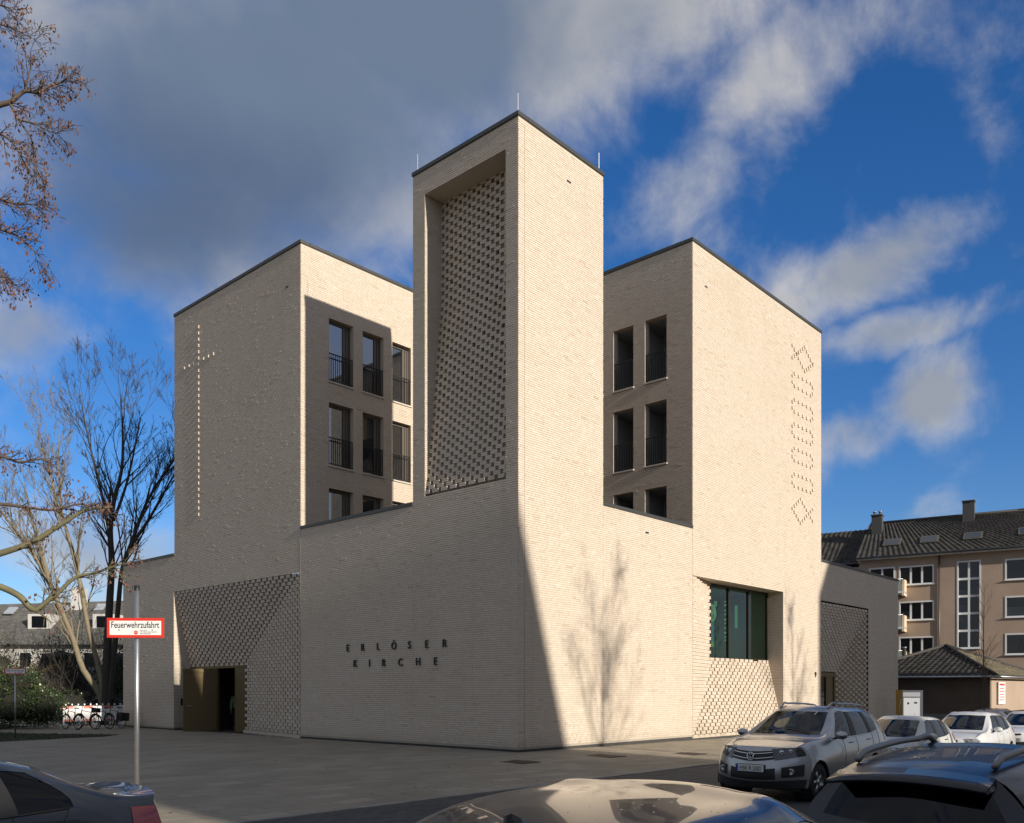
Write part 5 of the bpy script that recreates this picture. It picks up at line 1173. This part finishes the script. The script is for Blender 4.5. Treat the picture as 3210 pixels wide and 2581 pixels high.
M['render'] = mat('beige_render', (.37, .28, .213), .92, vary=.22, vscale=.6, bump=.12, bscale=50); M['render_dk'] = mat('brown_rough_render', (.12, .094, .072), .95, vary=.4, vscale=1.2, bump=.5, bscale=9); M['pvc'] = mat('white_window_frame', (.68, .69, .70), .45)
M['curtain'] = mat('window_curtain', (.42, .43, .44), .9, vary=.25, vscale=5)
HX = 50.
rh = empty('apartment_house', (HX+.37, .05, 0), .185, 'beige rendered apartment house with dark tiled roof behind the hip roofed hut', 'house')
def H(p): return (p[0]-HX, p[1], p[2])
Y0, Y1, EZ = -14., 8.75, 11.65
ST = (.55, 2.0, 4.8, 11.05)
wl = []   # (y0, y1, z0, z1, split)
for z in (9.62, 6.98, 4.35):
    wl.append((3.6, 5.9, z, z+1.33, 3)); wl.append((-4.6, -1.05, z-.05, z+1.36, 2)); wl.append((-10., -7., z-.05, z+1.36, 2))
for z in (9.62-.55, 6.98-.55, 4.35-.55): wl.append((6.25, 8.0, z, z+1.9, 2))
holes = [(a, b, c, d) for a, b, c, d, _ in wl]+[ST]
mb = MB(); sheet(mb, 'L', 0, 0, Y0, Y1, -1.2, EZ, holes); 
ob = mb.build('wall', M['render'], rh)
mb = MB(); mb.quad((0, Y1, -1.2), (11, Y1, -1.2), (11, Y1, EZ), (0, Y1, EZ)); mb.quad((0, Y0, -1.2), (11, Y0, -1.2), (11, Y0, EZ), (0, Y0, EZ)); mb.build('side_wall', M['render'], rh)
def pane_window(parent, y0, y1, z0, z1, cols, rowz=(), depth=.12, cm=None, ns=''):
    mb = MB(); fr = .075
    lbox(mb, 'L', 0, y0-.05, y1+.05, -.03, depth+.05, z0-.05, z0+fr-.02); lbox(mb, 'L', 0, y0-.05, y1+.05, -.03, depth+.05, z1-fr+.02, z1+.05); lbox(mb, 'L', 0, y0-.05, y0+fr-.02, -.03, depth+.05, z0+fr-.02, z1-fr+.02); lbox(mb, 'L', 0, y1-fr+.02, y1+.05, -.03, depth+.05, z0+fr-.02, z1-fr+.02)
    xs = [y0+(y1-y0)*i/cols for i in range(1, cols)]
    for x in xs: lbox(mb, 'L', 0, x-.07, x+.07, depth-.02, depth+.05, z0+fr-.02, z1-fr+.02)
    for z in rowz: lbox(mb, 'L', 0, y0+fr-.02, y1-fr+.02, depth-.025, depth+.055, z-.08, z+.08)
    w_ = mb.build('window', M['pvc'], parent)
    ye = [y0]+xs+[y1]; ze = [z0]+list(rowz)+[z1]
    for a, b in zip(ye, ye[1:]):
        for c, d in zip(ze, ze[1:]):
            mb = MB(); sheet(mb, 'L', 0, depth, a+.05, b-.05, c+.05, d-.05); mb.build('pane', M['hglass'], w_)
            if random.random() < .3:
                mb = MB(); hh = (d-c)*random.choice((.4, .5, .95)); sheet(mb, 'L', 0, depth+.12, a+.03, b-.03, c+.03, c+hh); mb.build('curtain', cm or M['curtain'], w_)
    mb = MB(); sheet(mb, 'L', 0, depth+1.2, y0-.2, y1+.2, z0-.2, z1+.2); mb.build('room_wall', M['room'], w_)
    mb = MB(); lbox(mb, 'L', 0, y0-.1, y1+.1, -.12, .0, z0-.09, z0-.05); mb.build('sill', M['pvc'], w_); return w_
for a, b, c, d, k in wl: pane_window(rh, a, b, c, d, k)
pane_window(rh, *ST, 2, tuple(ST[2]+(ST[3]-ST[2])*i/5 for i in range(1, 5)))
# eaves, gutter, roof, skylights, chimneys
rx = 4.9; RZ = 15.2
mb = MB(); mb.box(-.55, .1, Y0-.2, Y1+.1, EZ-.02, EZ+.12); mb.build('eaves', M['pvc'], rh); mb = MB(); mb.tube([(-.62, Y0-.2, EZ+.10), (-.62, Y1+.1, EZ+.10)], .07, 8); mb.build('gutter', M['coping'], rh, True)
rf = pantile_roof('roof', [(-.6, Y0-.2, EZ+.14), (-.6, Y1+.1, EZ+.14), (rx, Y1+.1, RZ), (rx, -3.2, RZ)], 58, 17, M['tile'], rh)
mb = MB(); mb.poly([(rx+.01, Y1, RZ-.02), (11.5, Y1, EZ), (11.5, Y0, EZ), (rx+.01, -3.2, RZ-.02)]); mb.poly([(-.6, Y0-.2, EZ+.12), (11.5, Y0, EZ), (rx, -3.2, RZ-.02)]); mb.build('rear_roof', M['tile'], rh)
mb = MB(); mb.tube([(rx, Y1, RZ+.05), (rx, -3.2, RZ+.05)], .12, 8); mb.tube([(rx, -3.2, RZ+.05), (-.6, Y0-.2, EZ+.2)], .11, 8); mb.build('ridge', M['tile'], rh, True)
sl = (RZ-EZ-.14)/(rx+.6); nv_ = Vector((-sl, 0, 1)).normalized(); tv = Vector((1, 0, sl)).normalized()
for y, t0 in ((6.6, 1.9), (4.0, 1.9), (1.1, 1.9), (-2.4, 2.0)):
    c_ = Vector((-.6, y, EZ+.14))+tv*(t0+.35); mb = MB()
    q = lambda s, t, h: c_+Vector((0, s, 0))+tv*t+nv_*h
    mb.prism([q(-.62, -.6, .02), q(.62, -.6, .02), q(.62, .6, .02), q(-.62, .6, .02)], nv_*.12); sk = mb.build('skylight', M['winframe'], rf)
    mb = MB(); mb.quad(q(-.5, -.48, .15), q(.5, -.48, .15), q(.5, .48, .15), q(-.5, .48, .15)); mb.build('pane', mat('skylight_glass', (.04, .045, .05), .1, 0, .6), sk)
for y, x, w_, h0 in ((8.0, 3.4, .38, 15.55), (1.6, 4.2, .40, 16.1), (-4.1, 4.7, .42, 16.2)):
    mb = MB(); mb.box(x-.35, x+.35, y-w_, y+w_, 13., h0); ch = mb.build('chimney', M['slate'], rf); mb = MB(); mb.box(x-.45, x+.45, y-w_-.05, y+w_+.05, h0, h0+.08); mb.build('chimney_cap', M['coping'], ch)
    if y > 7:
        for k in (-.2, .2): mb = MB(); mb.lathe((x, y+k, h0+.08), (0, 0, 1), [(.09, 0), (.09, .22), (.16, .24), (.16, .28), (0, .30)], 12); mb.build('chimney_pot', M['steel'], ch, True)
mb = MB(); mb.tube([(-.08, 3.2, EZ), (-.08, 3.2, -.5)], .055, 8); mb.build('downpipe', M['coping'], rh, True)
for z in (9.05, 6.42, 3.78):
    bl = empty('balcony', (0, 0, 0)); bl.parent = rh
    mb = MB(); lbox(mb, 'L', 0, 5.4, 8.6, -1.25, 0, z-.16, z); mb.build('balcony_slab', M['pvc'], bl)
    mb = MB(); mb.prism([(-1.3, 5.40, z-.35), (-.02, 5.40, z-.35), (-.02, 5.40, z+.85), (-1.05, 5.40, z+.85)], (0, .16, 0)); mb.build('balcony_side', mat('balcony_render', (.62, .50, .36), .9), bl)
    mb = MB(); lbox(mb, 'L', 0, 5.6, 8.6, -1.22, -1.18, z+.02, z+.82); mb.build('balcony_front', mat('balcony_panel', (.30, .32, .30), .5, vary=.3, vscale=3), bl)
    mb = MB(); mb.tube([(-1.2, 5.5, z+.88), (-1.2, 8.6, z+.88)], .03, 6); mb.build('handrail', M['steel'], bl, True)
# white house with lower part of the same roof line, left behind it
nh = empty('white_house', (HX+1.3, .1, 0), .185, 'white rendered house with dark tiled roof partly hidden by the church wing', 'house')
mb = MB(); mb.box(0, 9, 8.8, 22, -1, 11.3); mb.build('wall', M['white'], nh)
r_ = pantile_roof('roof', [(-.6, 8.95, 11.45), (-.6, 22, 11.45), (4.4, 22, 14.9), (4.4, 8.95, 14.9)], 34, 16, M['tile'], nh)
mb = MB(); mb.poly([(4.4, 8.95, 14.88), (10, 8.95, 11.3), (10, 22, 11.3), (4.4, 22, 14.88)]); mb.build('rear_roof', M['tile'], nh); mb = MB(); mb.obox((-.65, 8.9, 11.5), (4.4, 8.9, 14.98), .16, .08); mb.build('verge', M['steel'], nh)
mb = MB(); mb.tube([(-.05, 9.0, 11.3), (-.05, 9.0, -.5)], .06, 8); mb.build('downpipe', M['pvc'], nh, True)
# small hip roofed hut
gx0, gx1, gy0, gy1, gz = 37., 49., -3.3, 4.9, 2.62
gh = empty('hip_roofed_hut', (37, .8, 0), 0, 'low hut with tiled hip roof and dark rough front wall', 'hut')
def g(p): return (p[0]-37, p[1]-.8, p[2])
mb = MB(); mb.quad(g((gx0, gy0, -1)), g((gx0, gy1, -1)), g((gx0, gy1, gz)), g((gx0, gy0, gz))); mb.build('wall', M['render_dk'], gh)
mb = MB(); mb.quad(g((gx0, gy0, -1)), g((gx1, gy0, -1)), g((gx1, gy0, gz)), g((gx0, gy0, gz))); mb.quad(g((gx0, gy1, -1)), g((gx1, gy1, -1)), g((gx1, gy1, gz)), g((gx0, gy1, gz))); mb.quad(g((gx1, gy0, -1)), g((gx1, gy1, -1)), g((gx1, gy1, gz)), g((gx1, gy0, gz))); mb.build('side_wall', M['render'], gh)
ap = (43., .8, 4.62); e_ = .45
A_, B_, C_, D_ = (gx0-e_, gy0-e_, gz-.05), (gx1+e_, gy0-e_, gz-.05), (gx1+e_, gy1+e_, gz-.05), (gx0-e_, gy1+e_, gz-.05)
ap2 = (ap[0]+.02, ap[1], ap[2]); eps = .02
tri = lambda u, v: (u > v*.5-.006) & (u < 1-v*.5+.006)
pantile_roof('roof', [g(A_), g(D_), g((ap[0], D_[1], ap[2])), g((ap[0], A_[1], ap[2]))], 26, 13, M['tile'], gh, .03, .06, 5, mask=tri)
pantile_roof('roof', [g(B_), g(A_), g((A_[0], ap[1], ap[2])), g((B_[0], ap[1], ap[2]))], 36, 11, M['tile_moss'], gh, .03, .06, 5, mask=tri)
mb = MB(); mb.poly([g(B_), g(C_), g(ap)]); mb.poly([g(C_), g(D_), g(ap)]); mb.build('rear_roof', M['tile_moss'], gh)
for q in (A_, D_, B_): mb = MB(); mb.tube([Vector(g(q))+Vector((0, 0, .08)), Vector(g(ap))+Vector((0, 0, .10))], .10, 7); mb.build('hip_ridge', M['tile'], gh, True)
mb = MB(); mb.tube([Vector(g(A_))+Vector((-.05, -.05, -.02)), Vector(g(D_))+Vector((-.05, 0, -.02))], .06, 7); mb.tube([Vector(g(A_))+Vector((-.05, -.05, -.02)), Vector(g(B_))+Vector((0, -.05, -.02))], .06, 7); mb.build('gutter', M['steel'], gh, True)
mb = MB(); mb.box(.0-.03, .06, -4.0, 4.0, -1, .35); mb.build('wall_base', M['kerb'], gh)
mb = MB(); mb.lathe(g((40.5, 2.6, 3.2)), (0, 0, 1), [(.12, 0), (.12, 1.3), (.16, 1.32), (.16, 1.36), (0, 1.38)], 12); mb.build('flue', M['steel'], gh, True)
# notice board on the hut's side and the display case in front
nb = empty('notice_board', (39.2, gy0-.06, 0), 0, 'white notice board with red heading on the sunlit side of the hut', 'notice board')
mb = MB(); mb.box(-.75, .75, -.06, 0, .95, 2.25); mb.build('board', M['signwhite'], nb)
for i, z in enumerate((2.05, 1.85, 1.68, 1.50, 1.34, 1.17)): mb = MB(); mb.box(-.6+.1*(i % 3 == 1), .6-.12*(i % 2), -.064, -.0605, z, z+(.11 if i == 0 else .05)); mb.build('text_line', M['pin'], nb)
dc = empty('display_case', (29.0, -1.6, road_z(29)), 0, 'tall white display case with added glow and an ochre side beside the church wing', 'display case')
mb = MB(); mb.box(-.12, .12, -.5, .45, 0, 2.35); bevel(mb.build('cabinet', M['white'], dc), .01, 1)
mb = MB(); mb.box(-.12, .14, .45, .78, 0, 2.37); mb.build('side_panel', mat('ochre_panel', (.42, .25, .05), .5), dc)
mb = MB(); mb.box(-.135, -.121, -.42, .38, .25, 1.95); mb.build('poster', mat('glow_poster', (.70, .70, .68), .4, vary=.12, vscale=6, emit=(1, .98, .94, .35)), dc)  # glow added to brighten the poster and header, which stand in shade
mb = MB(); mb.box(-.137, -.122, -.44, .40, 2.02, 2.24); hd_ = mb.build('header', mat('glow_header', (.7, .7, .68), .4, emit=(1, .98, .94, .22)), dc)
for a, b, c, d in ((-.30, -.14, 1.66, 1.74), (.10, .20, 1.62, 1.72), (-.2, -.14, 1.1, 1.13), (.0, .04, 1.0, 1.03), (-.28, -.22, .5, .56)): mb = MB(); mb.box(-.1395, -.136, a, b, c, d); mb.build('print', M['coping'], dc)
# fence panels and hedge remains beside the hut
fp = empty('garden_fence', (44, -5.4, 0), 0, 'dark slatted garden fence behind the notice board', 'fence')
for i in range(9): mb = MB(); mb.box(-4, 4, -.02, .02, -.6+i*.2, -.6+i*.2+.17); mb.build('slat', mat('dark_fence_wood', (.05, .04, .032), .85, vary=.3) if i == 0 else bpy.data.materials['dark_fence_wood'], fp)
# ================================================================== row houses at the left, far behind the bare trees
lh = empty('row_house', (-1.6, 86.6, 0), -.833, 'white row house with grey slate roof, dormers and skylights behind the leafless tree', 'house'); M['greyroof'] = mat('grey_slate', (.10, .098, .092), .8, tone=.3, vary=.2, vscale=.8); M['offwhite'] = mat('white_render', (.50, .49, .46), .9, vary=.15)
mb = MB(); mb.box(-4, 40, -.4, 12, -1, 6.0); mb.build('wall', M['offwhite'], lh)
r_ = pantile_roof('roof', [(-4, -1.2, 5.9), (40, -1.2, 5.9), (40, 6.6, 11.2), (-4, 6.6, 9.9)], 90, 30, M['greyroof'], lh, .006, .04, 3)
mb = MB(); mb.poly([(-4, 6.6, 9.88), (40, 6.6, 11.18), (40, 13, 7.5), (-4, 13, 7.5)]); mb.build('rear_roof', M['greyroof'], lh)
for x in (13.2, 19.8, 26.): 
    mb = MB(); mb.prism([(x-1.1, 1.6, 7.4), (x+1.1, 1.6, 7.4), (x+1.1, 1.6, 9.0), (x-1.1, 1.6, 9.0)], (0, 3.0, 0)); dm = mb.build('dormer', M['offwhite'], r_); mb = MB(); mb.box(x-.7, x+.7, 1.56, 1.59, 7.7, 8.8); mb.build('pane', M['darkglass'], dm)
for x, z in ((3.5, 8.9), (9.5, 9.2), (15.5, 9.5), (20.6, 9.7), (24., 9.9)):
    mb = MB(); y = 1.2+(z-7.5)/.62; mb.prism([(x-.45, y-.5, z-.30), (x+.45, y-.5, z-.30), (x+.45, y+.5, z+.38), (x-.45, y+.5, z+.38)], (0, -.05, .10)); mb.build('skylight', mat('sky_pane', (.35, .38, .42), .1), r_)
for x in (8.6, 21.6): mb = MB(); mb.box(x-.5, x+.5, 5.0, 6.4, 8.5, 11.9); mb.build('chimney', M['offwhite'], r_)
for x0, x1 in ((5.2, 9.6),): mb = MB(); mb.prism([(x0, 1.0, 7.4), (x0+.5, 1.0, 7.4), (x1+.5, 3.6, 10.2), (x1, 3.6, 10.2)], (0, .5, 0)); mb.build('gable_coping', M['offwhite'], lh)
for i, x in enumerate(range(-2, 38, 3)):
    for z in (.8, 3.8): mb = MB(); mb.box(x, x+1.2, -.44, -.39, z, z+1.5); w_ = mb.build('window', M['pvc'], lh); mb = MB(); mb.box(x+.1, x+1.1, -.46, -.43, z+.1, z+1.4); mb.build('pane', M['darkglass'], w_)
lh2 = empty('row_house', (-24.6, 91.0, 0), -.833+.25, 'white row house with brown roof at the left picture edge', 'house')
mb = MB(); mb.box(-10, 24.5, 0, 10, -1, 8.0); mb.build('wall', M['offwhite'], lh2)
r_ = pantile_roof('roof', [(-10, -.6, 8.0), (24.5, -.6, 8.0), (24.5, 5, 11.4), (-10, 5, 11.4)], 60, 18, mat('brown_slate', (.12, .105, .09), .8, tone=.3), lh2, .006, .04, 3); mb = MB(); mb.poly([(-10, 5, 11.38), (24.5, 5, 11.38), (24.5, 10.6, 8), (-10, 10.6, 8)]); mb.build('rear_roof', M['greyroof'], lh2)
for x in (16, 19.5, 22.5):
    for z in (4.6, 1.4): mb = MB(); mb.box(x, x+1.3, -.04, .01, z, z+1.6); w_ = mb.build('window', M['pvc'], lh2); mb = MB(); mb.box(x+.12, x+1.18, -.06, -.03, z+.12, z+1.48); mb.build('pane', M['darkglass'], w_)
